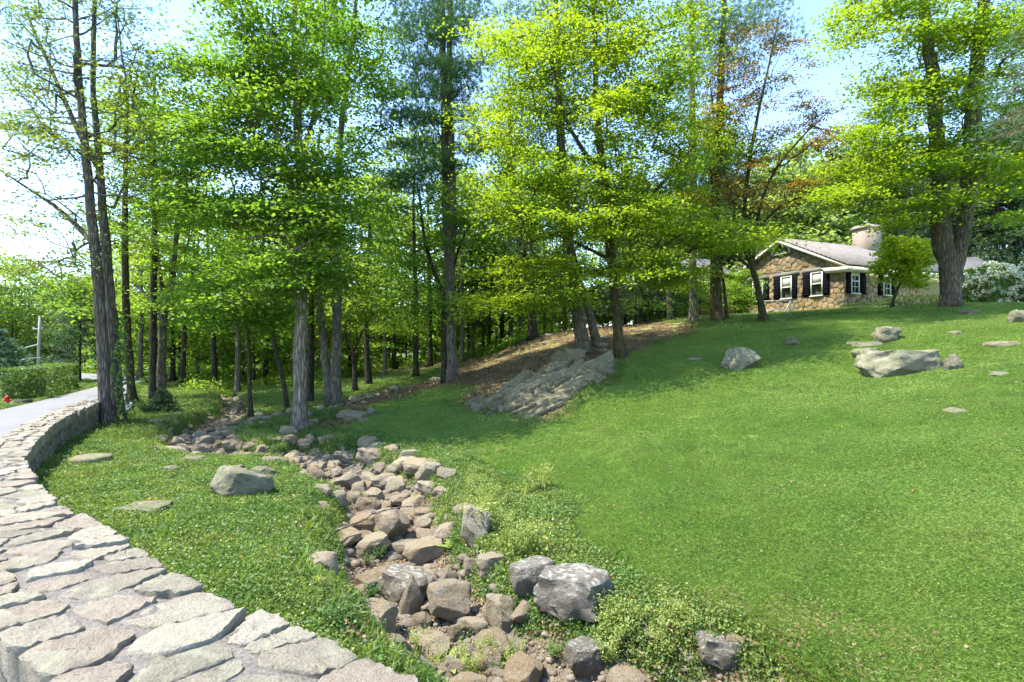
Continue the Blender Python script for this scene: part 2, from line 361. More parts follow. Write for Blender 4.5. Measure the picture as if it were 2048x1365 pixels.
def gz0(x, y):
    x = np.asarray(x, float); y = np.asarray(y, float); sh = x.shape; X = x.ravel(); Y = y.ravel(); out = np.empty(len(X))
    for i in range(0, len(X), 20000):
        r2 = (X[i:i + 20000, None] - ctrl[None, :, 0]) ** 2 + (Y[i:i + 20000, None] - ctrl[None, :, 1]) ** 2
        out[i:i + 20000] = _phi(r2) @ _w[:n_] + _w[n_] + _w[n_ + 1] * X[i:i + 20000] + _w[n_ + 2] * Y[i:i + 20000]
    return out.reshape(sh) + CZ

_YS = np.r_[np.arange(1.6, 20, .04), np.arange(20, 60, .2)]
def hit(px, py, f=None):
    f = f or gz
    X = (px - HX) / F * _YS; z = CZ + (HY - py) / F * _YS; g_ = f(X, _YS); b_ = np.nonzero(g_ >= z)[0]
    i = b_[0] if len(b_) else len(_YS) - 1
    return np.array((X[i], _YS[i], g_[i]))

creek_px = [(1240,1365),(1130,1330),(1010,1270),(880,1180),(800,1090),(780,1010),(770,960),(690,925),(620,895),(530,899),(440,893),(395,868),(430,842),(470,818),(462,795),(448,778)]
creek = np.array([hit(px, py, gz0) for px, py in creek_px])
creek = cat(np.vstack([[creek[0] + (creek[0] - creek[1]) * 1.5], creek]), 60)
c_wid = np.interp(np.arange(60), [0, 12, 24, 32, 42, 59], [.75, .85, .95, .7, .5, .45])
belt = cat(np.array([hit(px, py, gz0) for px, py in [(420,872),(480,850),(570,828),(660,818),(760,790),(830,772)]]), 24)

# road edges (world) and wall
rdL = cat([(-5.5, -3), (-7.8, -.2), (-9.6, 3.5), (-11.3, 7.5), (-12.8, 11), (-14.2, 14), (-16.3, 18.6), (-19, 23.6), (-22.8, 27.2), (-30, 30), (-42, 32.8), (-62, 36)], 70)
WT = CZ - 1.4                                   # wall top height
wall_px = [(830,1365),(650,1280),(470,1200),(340,1140),(200,1050),(120,1010),(78,965),(54,910),(100,855),(140,830),(190,808),(207,799)]
wr = [np.array(((px - HX) / F, 1.0)) * (1.4 * F / (py - HY)) for px, py in wall_px]
wr = [wr[0] + (wr[0] - wr[1]) * 3.2] + wr
wr = cat(wr, 160)                               # right edge of the wall top
_T = np.gradient(wr, axis=0); _T /= np.linalg.norm(_T, axis=1)[:, None]
w_nl = np.stack([-_T[:, 1], _T[:, 0]], 1)       # left of travel: towards the road
WW = .86
wc = wr + w_nl * WW / 2
w_s = np.r_[0, np.cumsum(np.linalg.norm(np.diff(wr, axis=0), axis=1))]
def wall_pt(s_, t_):
    t_ = t_ * float(np.interp(s_, [0, 5.5, 9, 13], [.9, .9, .56, .5]))
    return _wall_pt(s_, t_)
def _wall_pt(s_, t_):                            # s along, t from right edge (0) to the road edge (WW)
    x = np.interp(s_, w_s, wr[:, 0]); y = np.interp(s_, w_s, wr[:, 1]); nx = np.interp(s_, w_s, w_nl[:, 0]); ny = np.interp(s_, w_s, w_nl[:, 1])
    return np.array((x + nx * t_, y + ny * t_))

rdR = cat([(3.2, -3), tuple(wall_pt(0.2, .6))] + [tuple(wall_pt(q, .5)) for q in (2.5, 5, 7, 9, 11, 13, w_s[-1] - .6)] + [(-10.9, 14.6), (-13.4, 18), (-16.6, 22.3), (-20.6, 28.2), (-28, 33), (-41, 36.5), (-62, 40)], 70)
rdC = (rdL + rdR) / 2
rd_poly = np.vstack([rdL, rdR[::-1], rdL[:1]])
def road_d(x, y):
    d, _ = seg_dist(x, y, rd_poly); return np.where(in_poly(x, y, rd_poly[:-1]), -d, d)

def gz(x, y):
    x = np.asarray(x, float); y = np.asarray(y, float)
    z = gz0(x, y)
    near = y < 60
    d, p = seg_dist(x, y, creek); wd = np.interp(p, np.arange(60), c_wid)
    dep = np.interp(p, [0, 15, 30, 45, 59], [.5, .42, .3, .26, .3])
    z = z - dep * (1 - sstep(wd * .45, wd * 1.25, d))
    z = z + .03 * np.sin(x * 1.7 + 1.3 * np.sin(y * .9)) * np.sin(y * 1.9 + .7) * sstep(2, 6, y) * (1 - sstep(10, 14, x))
    k = 1 - sstep(.05, .4, road_d(x, y))
    z = z * (1 - k) + (CZ - 1.87) * k
    return z
def gz1(x, y): return float(gz(np.array([x]), np.array([y]))[0])

_cache = {}
def hitg(px, py):
    return hit(px, py, gz)

ax = np.r_[-400, -250, -160, -110, -80, -60, -48, np.arange(-40, -14, 1.0), np.arange(-14, -6, .3), np.arange(-6, 5, .13), np.arange(5, 12, .3), np.arange(12, 34, .8), 36, 40, 48, 60, 80, 110, 160, 250, 400]
ay = np.r_[-150, -60, -20, -8, -4, -2, np.arange(0, 2, .4), np.arange(2, 11, .13), np.arange(11, 22, .25), np.arange(22, 40, .6), np.arange(40, 70, 2.5), 80, 95, 120, 160, 220, 320, 500]
GX, GY = np.meshgrid(ax, ay); GZ = gz(GX, GY)
Vg = np.stack([GX, GY, GZ], -1).reshape(-1, 3)
nx_, ny_ = len(ax), len(ay)
ii = (np.arange(ny_ - 1)[:, None] * nx_ + np.arange(nx_ - 1)[None, :]).ravel()
idx = np.stack([ii, ii + 1, ii + nx_ + 1, ii + nx_], 1)
gme = make_mesh('ground', Vg, idx.ravel(), np.full(len(idx), 4), M['ground'], True)
lawn_poly = [hitg(*q)[:2] for q in [(1500,1364),(1330,1300),(1250,1150),(1180,1060),(1080,980),(980,920),(900,890),(760,872),(690,862),(740,815),(820,790),(895,768),(925,785),(950,815),(1060,850),(1200,790),(1260,722),(1400,655),(1525,645),(1700,626)]] + [(24, 31), (60, 34), (60, 1), (3, 1)]
lit_poly = [hitg(*q)[:2] for q in [(640,845),(720,800),(830,772),(905,748),(925,722),(1000,705),(1065,678),(1200,655),(1330,645),(1400,655),(1260,722),(1200,760),(1080,845),(950,815),(925,785),(895,770),(760,835),(690,862)]]
def poly_soft(x, y, poly, wdt):
    pts = np.array(list(poly) + [poly[0]]); d, _ = seg_dist(x, y, pts); ins = in_poly(x, y, poly)
    return np.where(ins, .5 + .5 * np.clip(d / wdt, 0, 1), .5 - .5 * np.clip(d / wdt, 0, 1))
def zones(x, y):
    x = np.asarray(x, float); y = np.asarray(y, float)
    jx = x + .25 * np.sin(y * 2.3 + x); jy = y + .25 * np.sin(x * 2.1 - y)
    lawn = poly_soft(jx, jy, lawn_poly, .5); lit = poly_soft(jx, jy, lit_poly, .7)
    d, p = seg_dist(x, y, creek); wd = np.interp(p, np.arange(60), c_wid)
    dirt = 1 - sstep(wd * .55, wd * 1.15, d)
    d2, _ = seg_dist(x, y, belt); dirt = np.maximum(dirt, .7 * (1 - sstep(.25, .7, d2)))
    deep = 0 * x
    return np.maximum(lit, deep), lawn, dirt
R_, G_, B_ = zones(Vg[:, 0], Vg[:, 1])
ca = gme.color_attributes.new('zone', 'FLOAT_COLOR', 'POINT')
ca.data.foreach_set('color', np.stack([R_, G_, B_, np.ones(len(R_))], 1).astype(np.float32).ravel())
tag(link('ground', gme), 'rolling ground of lawn, rough grass and needle litter', None, None, 'structure')

# road
bf = Buf(); nw = 8; V = []
for k in range(70):
    for j in range(nw + 1):
        q = rdL[k] + (rdR[k] - rdL[k]) * j / nw; V.append((q[0], q[1], CZ - 1.8 - .03 * abs(j / nw - .5) * 2))
I = [(k * (nw + 1) + j, k * (nw + 1) + j + 1, (k + 1) * (nw + 1) + j + 1, (k + 1) * (nw + 1) + j) for k in range(69) for j in range(nw)]
bf.add(V, I); rd = bf.obj('road', M['asphalt'], smooth=True); tag(rd, 'grey asphalt lane curving away behind the stone wall', None, None, 'structure')

# ------------------------------------------------------------------ voronoi stones
def clip_half(poly, p, n_):
    out = []; m = len(poly)
    for i in range(m):
        a, b_ = poly[i], poly[(i + 1) % m]; da = (a[0] - p[0]) * n_[0] + (a[1] - p[1]) * n_[1]; db = (b_[0] - p[0]) * n_[0] + (b_[1] - p[1]) * n_[1]
        if da <= 0: out.append(a)
        if (da < 0) != (db < 0) and abs(da - db) > 1e-12:
            t_ = da / (da - db); out.append((a[0] + (b_[0] - a[0]) * t_, a[1] + (b_[1] - a[1]) * t_))
    return out

def voronoi(seeds, bound, scale=(1, 1), rad=3.0):
    """seeds (n,2) in real units, cells computed in scaled space"""
    S = np.asarray(seeds) * scale; B = [(x * scale[0], y * scale[1]) for x, y in bound]; cells = []
    for i in range(len(S)):
        d = np.hypot(*(S - S[i]).T); nb = np.argsort(d)[1:22]; poly = list(B)
        for j in nb:
            if d[j] > rad: break
            mid = (S[i] + S[j]) / 2; n_ = S[j] - S[i]; poly = clip_half(poly, mid, n_)
            if len(poly) < 3: break
        cells.append([(x / scale[0], y / scale[1]) for x, y in poly] if len(poly) >= 3 else None)
    return cells

def parea(p):
    p = np.asarray(p); x, y = p[:, 0], p[:, 1]; return .5 * (x @ np.roll(y, -1) - y @ np.roll(x, -1))

def round_poly(poly, inset, n, rough, rs, soft=1.0):
    p = np.asarray(poly, float)
    if parea(p) < 0: p = p[::-1]
    c = p.mean(0); m = len(p)
    # inset by half planes
    q = [tuple(v) for v in p]
    for i in range(m):
        a, b_ = p[i], p[(i + 1) % m]; e = b_ - a; L = np.hypot(*e)
        if L < 1e-6: continue
        nn = np.array((e[1], -e[0])) / L; q = clip_half(q, a - nn * inset * rs.uniform(.5, 1.5), nn)
        if len(q) < 3: return None
    q = np.array(q)
    if abs(parea(q)) < 1e-4: return None
    for _ in range(2):                       # chaikin
        a = q; b_ = np.roll(q, -1, 0); q = np.stack([a * (1 - .2 * soft) + b_ * .2 * soft, a * .2 * soft + b_ * (1 - .2 * soft)], 1).reshape(-1, 2)
    d = np.r_[0, np.cumsum(np.hypot(*(np.roll(q, -1, 0) - q).T))]; qq = np.vstack([q, q[:1]])
    u = np.linspace(0, d[-1], n, endpoint=False)
    r = np.stack([np.interp(u, d, qq[:, 0]), np.interp(u, d, qq[:, 1])], 1)
    c = r.mean(0); k = 1 + rough * (rs.rand(n, 1) - .6)
    return c + (r - c) * k

def stone_3d(poly, h, depth, rs, rings=2, bulge=.5, tilt=.0, rnoise=.012):
    """outline (n,2) -> vertices (u,v,height) and faces"""
    n = len(poly); c = poly.mean(0); V = []; Fc = []
    size = math.sqrt(abs(parea(poly)))
    tx, ty = rs.uniform(-tilt, tilt, 2)
    def hz(p, base, k): return base + (p - c) @ np.array((tx, ty)) + k * rnoise * rs.randn(len(p))
    lay = [(1.0, -depth, 0), (1.01, h * .45, 1), (.975, h * .92, 1)]
    for r in range(rings): f = .85 * (1 - (r + .3) / (rings + .6)); lay.append((max(f, .2), h * (1 + .1 * bulge * (r + 1)), 1))
    for f, hh, k in lay:
        q = c + (poly - c) * f
        if k and f < .95: q = q + rs.randn(n, 2) * size * .012 * f
        z = np.full(n, hh) if not k else hz(q, hh, f)
        V.append(np.column_stack([q, z]))
    V = np.vstack(V); L = len(lay)
    for l in range(L - 1):
        for i in range(n):
            j = (i + 1) % n; Fc.append((l * n + i, l * n + j, (l + 1) * n + j, (l + 1) * n + i))
    top = h * (1 + .1 * bulge * (rings + 1)) + rs.randn() * rnoise
    V = np.vstack([V, [[c[0], c[1], top]]]); ci = len(V) - 1
    for i in range(n): Fc.append(((L - 1) * n + i, (L - 1) * n + (i + 1) % n, ci))
    return V, Fc

def poisson(w_, h_, r, rs, tries=25, asp=1.0):
    pts = []
    n = int(w_ * h_ / (r * r) * tries * .6)
    for _ in range(n):
        p = np.array((rs.uniform(0, w_), rs.uniform(0, h_)))
        if all(((p[0] - q[0])) ** 2 + ((p[1] - q[1]) * asp) ** 2 > r * r for q in pts[-400:]): pts.append(p)
    return np.array(pts)

# ------------------------------------------------------------------ retaining wall by the road
wall = empty('stone_wall', (*wall_pt(4, WW / 2), WT), 'low curving dry stone wall with broad pale cap stones between road and creek lawn', 'wall')
WL = np.array(wall.location)
L_w = w_s[-1]
bf = Buf(); ns = 150; V = []
rsw = np.random.RandomState(3)
for k in range(ns + 1):
    s_ = L_w * k / ns
    a = wall_pt(s_, .05); b_ = wall_pt(s_, WW - .05); m1 = wall_pt(s_, WW * .33); m2 = wall_pt(s_, WW * .66)
    zb = min(gz1(*a), CZ - 1.87) - .3
    for q, z in ((a, zb), (a, WT - .06), (m1, WT - .010), (m2, WT - .010), (b_, WT - .06), (b_, zb)): V.append((q[0] - WL[0], q[1] - WL[1], z - WL[2] + (rsw.uniform(-.006, .006) if z > WT - .1 else 0)))
I = [(k * 6 + j + 1, k * 6 + j, (k + 1) * 6 + j, (k + 1) * 6 + j + 1) for k in range(ns) for j in range(5)] + [(0, 1, 2, 3, 4, 5), tuple(ns * 6 + q for q in (5, 4, 3, 2, 1, 0))]
bf.add(V, I); bf.obj('mortar_core', M['mortar'], wall)
s0 = 1.0
_pp, _pr = [], []
for _q in range(9000):
    p = np.array((rsw.uniform(0, L_w - s0), rsw.uniform(0, WW - .1))); rr0 = rsw.choice([.16, .24, .3, .36])
    if all((p[0] - q[0]) ** 2 + ((p[1] - q[1]) * .72) ** 2 > ((rr0 + r2) / 2) ** 2 for q, r2 in zip(_pp, _pr)): _pp.append(p); _pr.append(rr0)
seeds = np.array(_pp)
seeds = seeds[np.argsort(seeds[:, 0])]; seeds[:, 1] += .05
bound = [(0, 0), (L_w - s0, 0), (L_w - s0, WW), (0, WW)]
cells = voronoi(seeds, bound, (1, .72), 1.2)
mesh_list = []
for i, ce in enumerate(cells):
    if ce is None: continue
    s_mid = seeds[i][0] + s0; near = s_mid < 7
    if rsw.rand() < .6 and .12 < seeds[i][1] < .75 and abs(parea(ce)) < .05: continue            # bare mortar patch
    shear = .22
    edge = min(seeds[i][1], WW - seeds[i][1]) < .18
    r = round_poly(ce, .011, 36 if near else 14, .085, rsw, .7)
    if r is None or abs(parea(r)) < .006: continue
    h = rsw.uniform(.014, .034)
    V, Fc = stone_3d(r, h, .16 if edge else .07, rsw, 5 if near else 2, .12, .05, .0055)
    W3 = []
    out = .05 if edge else 0
    for u, v_, hh in V:
        v2 = v_ + (rsw.uniform(-.01, .01) if edge else 0)
        if edge: v2 = v2 + (-.035 if seeds[i][1] < WW / 2 else .035) * (1 if hh > -.1 else .6)
        uu = u + s0 + (v_ - WW / 2) * shear
        q = wall_pt(min(max(uu, 0), L_w), v2); W3.append((q[0], q[1], WT - .02 + hh))
    W3 = np.array(W3); c = W3.mean(0)
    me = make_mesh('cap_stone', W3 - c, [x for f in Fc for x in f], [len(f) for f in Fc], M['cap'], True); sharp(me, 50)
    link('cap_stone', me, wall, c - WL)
# face stones, creek side
fs = poisson(L_w - 3.0, .62, .2, rsw, 25, 1.35); fs = fs[np.argsort(fs[:, 0])]
cells = voronoi(fs, [(0, 0), (L_w - 3, 0), (L_w - 3, .62), (0, .62)], (1, 1.35), 1.0)
cnt = 0
for i, ce in enumerate(cells):
    if ce is None or fs[i][0] < 2.2: continue
    r = round_poly(ce, .012, 11, .1, rsw)
    if r is None or abs(parea(r)) < .004: continue
    V, Fc = stone_3d(r, rsw.uniform(.02, .05), .05, rsw, 1, .6, .15, .008)
    W3 = []
    for u, v_, hh in V:
        q = wall_pt(min(u + 3.0, L_w), .05 - hh); W3.append((q[0], q[1], WT - .09 - .62 + v_))
    W3 = np.array(W3); c = W3.mean(0)
    if c[2] < gz1(c[0], c[1]) - .12: continue
    Fc = [tuple(reversed(f)) for f in Fc]
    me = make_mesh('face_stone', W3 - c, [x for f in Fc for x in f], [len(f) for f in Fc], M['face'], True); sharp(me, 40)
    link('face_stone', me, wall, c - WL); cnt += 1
# road side, only where the picture shows it
for k in range(26):
    s_ = 2.6 + (k // 3) * .30 + rsw.uniform(-.04, .04); zc = WT - .14 - (k % 3) * .13
    base = np.array([(-.14, -.06), (.13, -.06), (.14, .055), (-.13, .06)]) * rsw.uniform(.85, 1.05)
    r = round_poly(base, .006, 12, .1, rsw)
    if r is None: continue
    V, Fc = stone_3d(r, rsw.uniform(.02, .05), .05, rsw, 1, .6, .1, .008); W3 = []
    for u, v_, hh in V:
        q = wall_pt(s_ + u, WW - .05 + hh); W3.append((q[0], q[1], zc + v_))
    W3 = np.array(W3); c = W3.mean(0)
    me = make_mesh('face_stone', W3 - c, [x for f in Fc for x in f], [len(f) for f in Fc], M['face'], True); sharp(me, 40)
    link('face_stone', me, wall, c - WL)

# ------------------------------------------------------------------ rocks
import bmesh
def rock_mesh(name, seed, mat, sub=4, cuts=7, flat=0.0, rough=.10, cutk=.68, boxy=.5):
    rs = np.random.RandomState(seed); bm = bmesh.new(); bmesh.ops.create_icosphere(bm, subdivisions=sub, radius=1)
    co = np.array([v.co[:] for v in bm.verts])
    co = co * (1 - boxy + boxy * .8 / np.abs(co).max(1, keepdims=True))
    for _ in range(cuts):
        n_ = rs.randn(3); n_ /= np.linalg.norm(n_); d = rs.uniform(cutk - .1, cutk + .18)
        k = co @ n_ - d; m_ = k > 0; co[m_] -= np.outer(k[m_] * .93, n_)
    if flat: m_ = co[:, 2] > flat; co[m_, 2] = flat + (co[m_, 2] - flat) * .12
    off = Vector((seed * 3.1, seed * 1.7, 0))
    for i in range(len(co)):
        v = Vector(co[i]); a = mnoise.noise(v * 1.6 + off) * rough * 1.7 + mnoise.noise(v * 4.2 + off) * rough * .75 + mnoise.noise(v * 10 + off) * rough * .38
        co[i] *= 1 + a
    for v, c in zip(bm.verts, co): v.co = c
    me = bpy.data.meshes.new(name); bm.to_mesh(me); bm.free(); me.materials.append(mat)
    me.polygons.foreach_set('use_smooth', np.ones(len(me.polygons), bool)); sharp(me, 28); return me

def place_rock(name, me, c, size, label, cat_, group=None, rot=None, kind=None):
    o = link(name, me, None, c); o.scale = [float(q) for q in size]
    o.rotation_euler = rot if rot is not None else (random.uniform(-.2, .2), random.uniform(-.2, .2), random.uniform(0, 6.28))
    return tag(o, label, cat_, group, kind)

def rock_px(name, me, cx, by, wpx, hpx, label, depthk=.85, group=None, rz=None, sink=.18, cat_='rock', tilt=(0, 0), Y=None):
    """cx, by: middle of its bottom edge in the photograph; wpx, hpx its size there"""
    g_ = hitg(cx, by)
    if Y: g_ = P(cx, by, Y)
    k = g_[1] / F; rx = wpx * k / 2; rzv = hpx * k / (1 - sink) / 2; ry = rx * depthk
    c = (g_[0], g_[1] + ry * .75, g_[2] + rzv * (1 - 2 * sink))
    if not Y:
        zz = gz1(g_[0], g_[1] + ry * .75); c = (c[0], c[1], .5 * (c[2] + zz + rzv * (1 - 2 * sink)))
    return place_rock(name, me, c, (rx * 1.06, ry, rzv * 1.06), label, cat_, group, (tilt[0], tilt[1], rz if rz is not None else random.uniform(-.3, .3)))

# boulders on the lawns
big = rock_mesh('boulder', 21, M['rock_grey'], 5, 9, .55, .09)
rock_px('boulder', big, 1840, 746, 180, 62, 'largest boulder, long flat-topped grey rock on the right of the lawn', .62, rz=.05, sink=.33)
rock_px('boulder', rock_mesh('boulder', 22, M['rock_grey'], 4, 6), 1916, 741, 34, 32, 'small grey rock touching the right end of the flat-topped boulder', .9)
rock_px('boulder', rock_mesh('boulder', 23, M['rock_grey'], 4, 6), 1750, 722, 58, 24, 'low pale rock touching the left end of the flat-topped boulder', .9)
rock_px('boulder', rock_mesh('boulder', 24, M['rock_grey'], 4, 6), 1787, 684, 56, 30, 'squat angular boulder just uphill of the flat-topped boulder', .8)
rock_px('boulder', rock_mesh('boulder', 25, M['rock_grey'], 3, 6, .4), 1752, 692, 74, 10, 'flat rock barely showing in the grass below the squat angular boulder', .9, sink=.5)
rock_px('boulder', rock_mesh('boulder', 26, M['rock_grey'], 4, 7), 1489, 741, 80, 42, 'rounded pale boulder alone in the middle of the lawn', .85)
rock_px('boulder', rock_mesh('boulder', 27, M['rock_grey'], 4, 7), 1589, 693, 28, 16, 'small peaked stone on the lawn uphill of the lone pale boulder', .9)
rock_px('boulder', rock_mesh('boulder', 28, M['rock_grey'], 4, 7, .5), 1946, 629, 36, 12, 'dark low stone on the crest near the double-trunked maple', .8)
rock_px('boulder', rock_mesh('boulder', 29, M['rock_grey'], 4, 7), 2050, 646, 36, 30, 'grey rock cut by the right edge of the photo near the crest', .9)
for cx, by, wp, hp, lb in [(1390,722,40,7,'sliver of rock in the grass left of the lone pale boulder'), (1925,668,30,6,'sliver of rock in the lawn uphill right of the flat-topped boulder'), (2030,692,62,9,'long sliver of rock in the lawn near the right edge'), (2010,752,34,8,'low sliver of stone in the lawn downhill right of the largest boulder'), (1930,826,48,8,'sliver of grey stone in the grass below the largest boulder')]:
    rock_px('boulder', rock_mesh('boulder', cx, M['rock_grey'], 3, 5), cx, by, wp, hp, lb, 1, sink=.55)
rock_px('boulder', rock_mesh('boulder', 31, M['rock_grey'], 5, 10, 0, .07, .6), 456, 1006, 132, 66, 'big angular grey boulder on the grass left of the creek', .8, rz=.5, tilt=(.1, .18))
rock_px('boulder', rock_mesh('boulder', 32, M['rock_grey'], 4, 7), 520, 962, 56, 26, 'low pale rock behind the big angular boulder', .9)
rock_px('boulder', rock_mesh('boulder', 33, M['rock_grey'], 4, 5, .35), 262, 1036, 104, 30, 'smooth low oval rock sunk in the grass near the wall', .8, rz=.1, sink=.35)
rock_px('boulder', rock_mesh('boulder', 34, M['rock_grey'], 3, 5), 360, 1020, 38, 14, 'small flat stone between the oval rock and the angular boulder', .9, sink=.35)
rock_px('boulder', rock_mesh('boulder', 35, M['rock_grey'], 3, 5), 332, 950, 40, 14, 'flat stone in the grass behind the oval sunken rock', .9, sink=.35)
rock_px('boulder', rock_mesh('boulder', 36, M['rock_grey'], 3, 5), 376, 928, 52, 12, 'flat stone in the grass behind the big angular boulder', .9, sink=.4)
rock_px('boulder', rock_mesh('boulder', 37, M['rock_grey'], 3, 5), 310, 880, 36, 10, 'low stone in rough grass halfway to the small fir', .9, sink=.3)

# slab stump by the wall
st = hitg(181, 930); 
bf = Buf(); a = np.arange(26) / 26 * 2 * math.pi; rr = .27 * (1 + .05 * np.sin(a * 3) + .03 * np.sin(a * 7 + 1))
V = []; 
for f, z in ((1.05, -.1), (1.0, .06), (1.07, .08), (1.08, .125), (1.0, .145), (.5, .15)): V += [(rr[i] * f * math.cos(a[i]), rr[i] * f * math.sin(a[i]), z + .004 * math.sin(i * 2.1)) for i in range(26)]
I = [(l * 26 + i, l * 26 + (i + 1) % 26, (l + 1) * 26 + (i + 1) % 26, (l + 1) * 26 + i) for l in range(5) for i in range(26)] + [tuple(5 * 26 + i for i in range(26))]
bf.add(V, I); o = bf.obj('round_stone_slab', M['rock_grey'], None, False, st); tag(o, 'round flat-topped grey stone slab in the grass beside the wall', 'stone slab')

# creek rocks given one by one: (cx, bottom y, width, height, seed, label, tilt)
creek_rocks = [
 (775,1085,98,56,'rounded tan boulder under the fallen stick','t'),
 (728,1070,70,40,'low brown rock behind the left end of the fallen stick','t'),
 (945,1112,66,84,'upright tan stone standing on end right of the creek','u'),
 (845,1132,88,52,'flat wide grey-brown slab in the creek behind the standing stone','f'),
 (730,1122,80,42,'squat brown rock on the left bank beside the weeds','t'),
 (897,1186,52,44,'pointed grey stone in the creek left of the cracked slab','u'),
 (940,1172,34,44,'narrow split stone below the standing stone','u'),
 (982,1162,62,50,'cracked grey slab leaning below the standing stone','f'),
 (808,1212,110,66,'broad pale boulder on the left side of the lower creek','p'),
 (822,1240,58,84,'tall pointed yellowish stone leaning against the broad pale boulder','u'),
 (892,1262,98,78,'mossy triangular brown rock in the lower creek','u'),
 (1003,1274,74,78,'speckled grey rock below the two white-topped blocks','t'),
 (1048,1268,50,54,'brown wedge stone under the largest pale block','u'),
 (1064,1212,90,78,'white-topped angular block left of the largest pale block','p'),
 (1152,1272,152,96,'largest pale flat-topped block at the lower right of the creek','p'),
 (1128,1166,40,22,'small white stone in the weeds above the largest pale block','t'),
 (1176,1372,84,72,'pale rounded stone at the bottom edge by the creek mouth','p'),
 (1452,1372,90,62,'pale pinkish stone at the bottom edge of the lawn','p'),
 (1475,1345,62,42,'grey stone resting on the pale pinkish stone','t'),
 (1318,1300,60,20,'low sandy stone in dry weeds right of the creek','t'),
 (915,1290,52,34,'brown stone at the foot of the mossy triangular rock','t'),
 (838,955,74,30,'pale flat rock at the top right of the rock pile','f'),
 (800,960,66,36,'grey lichened boulder left of the pale flat rock','t'),
 (740,938,64,38,'brown-grey boulder at the upper end of the rock pile','t'),
 (690,985,54,40,'tan rock at the left edge of the rock pile','u'),
 (632,970,46,36,'light brown stone on the left bank above the pile','u'),
 (640,995,40,26,'brown stone beside the light brown stone on the left bank','t'),
 (760,985,60,30,'wide greyish stone in the middle of the rock pile','t'),
 (852,975,62,44,'blue-grey boulder on the right of the rock pile','t'),
 (858,998,60,30,'pale oval stone below the blue-grey boulder','t'),
 (880,1008,50,26,'tan stone by the right bank of the rock pile','t'),
 (800,1020,50,30,'rounded grey stone at the centre of the creek','t'),
 (730,1028,54,28,'flat brown stone before the tan boulder','t'),
 (668,1012,40,28,'tan stone low on the left bank','t'),
 (848,1042,44,22,'small flat stone above the slab','f'),
 (845,1085,46,26,'small tan stone right of the rounded tan boulder','t'),
 (690,930,56,20,'brown flat slab lying in the dry bed','f'),
 (470,950,38,20,'grey stone on the near side of the upper creek bend','t'),
 (395,915,34,26,'grey stone at the bend of the upper creek','t'),
 (455,908,42,24,'mossy grey stone by the ferns of the upper creek','t'),
 (570,900,38,24,'grey rock above the near side of the dry bed','t'),
 (600,905,34,22,'pale rock beside the dry bed upstream of the slab','t'),
 (617,895,30,20,'grey rock below the tan maple trunk','t'),
 (648,890,34,14,'flat pale stone right of the tan maple trunk','f'),
 (570,875,36,22,'dark grey rock left of the tan maple trunk','t'),
 (740,832,26,18,'white stone standing at the edge of the lawn','u'),
 (700,838,58,14,'long grey stone left of the white edge stone','f'),
 (725,846,24,10,'small grey stone below the white edge stone','t'),
 (990,1372,56,20,'brown stone half hidden at the bottom edge','t'),
 (930,1135,36,22,'tan cobble before the standing stone','t'),
 (770,1150,30,18,'grey cobble in the gravel patch','t'),
]
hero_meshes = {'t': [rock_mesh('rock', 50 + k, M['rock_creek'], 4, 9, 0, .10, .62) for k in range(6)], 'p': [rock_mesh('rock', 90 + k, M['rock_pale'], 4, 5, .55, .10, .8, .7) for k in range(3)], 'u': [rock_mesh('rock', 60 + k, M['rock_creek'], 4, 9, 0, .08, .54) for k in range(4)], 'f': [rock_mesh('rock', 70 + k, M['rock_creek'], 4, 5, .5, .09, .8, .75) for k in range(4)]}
occ = []; hero_at = []
for k, (cx, by, wp, hp, lb, kd) in enumerate(creek_rocks):
    me = hero_meshes[kd][k % len(hero_meshes[kd])]
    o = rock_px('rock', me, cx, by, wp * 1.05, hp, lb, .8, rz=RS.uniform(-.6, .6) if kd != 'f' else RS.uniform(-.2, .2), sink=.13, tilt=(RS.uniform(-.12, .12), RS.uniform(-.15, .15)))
    occ.append((o.location.x, o.location.y, max(o.scale.x, o.scale.y))); hero_at.append((o.location.x, o.location.y, lb))
occ = [tuple(q) for q in occ]
small = [rock_mesh('rock', 80 + k, M['rock_creek'], 3, 9, 0, .1, .6) for k in range(12)]
def free(x, y, r, k=.58): return all((x - a) ** 2 + (y - b_) ** 2 > ((r + c) * k) ** 2 for a, b_, c in occ)
def zone_label(p_):
    if p_ < 18: return 'brown angular rock filling the near end of the creek by the wall', 'rocks of the near creek end'
    if p_ < 33: return 'tan rounded rock in the heaped middle of the dry creek', 'rocks of the heaped creek middle'
    return 'small grey rock of the far dry creek bed in the trees', 'rocks of the far creek bed'
nr = 0; seen_lb = set()
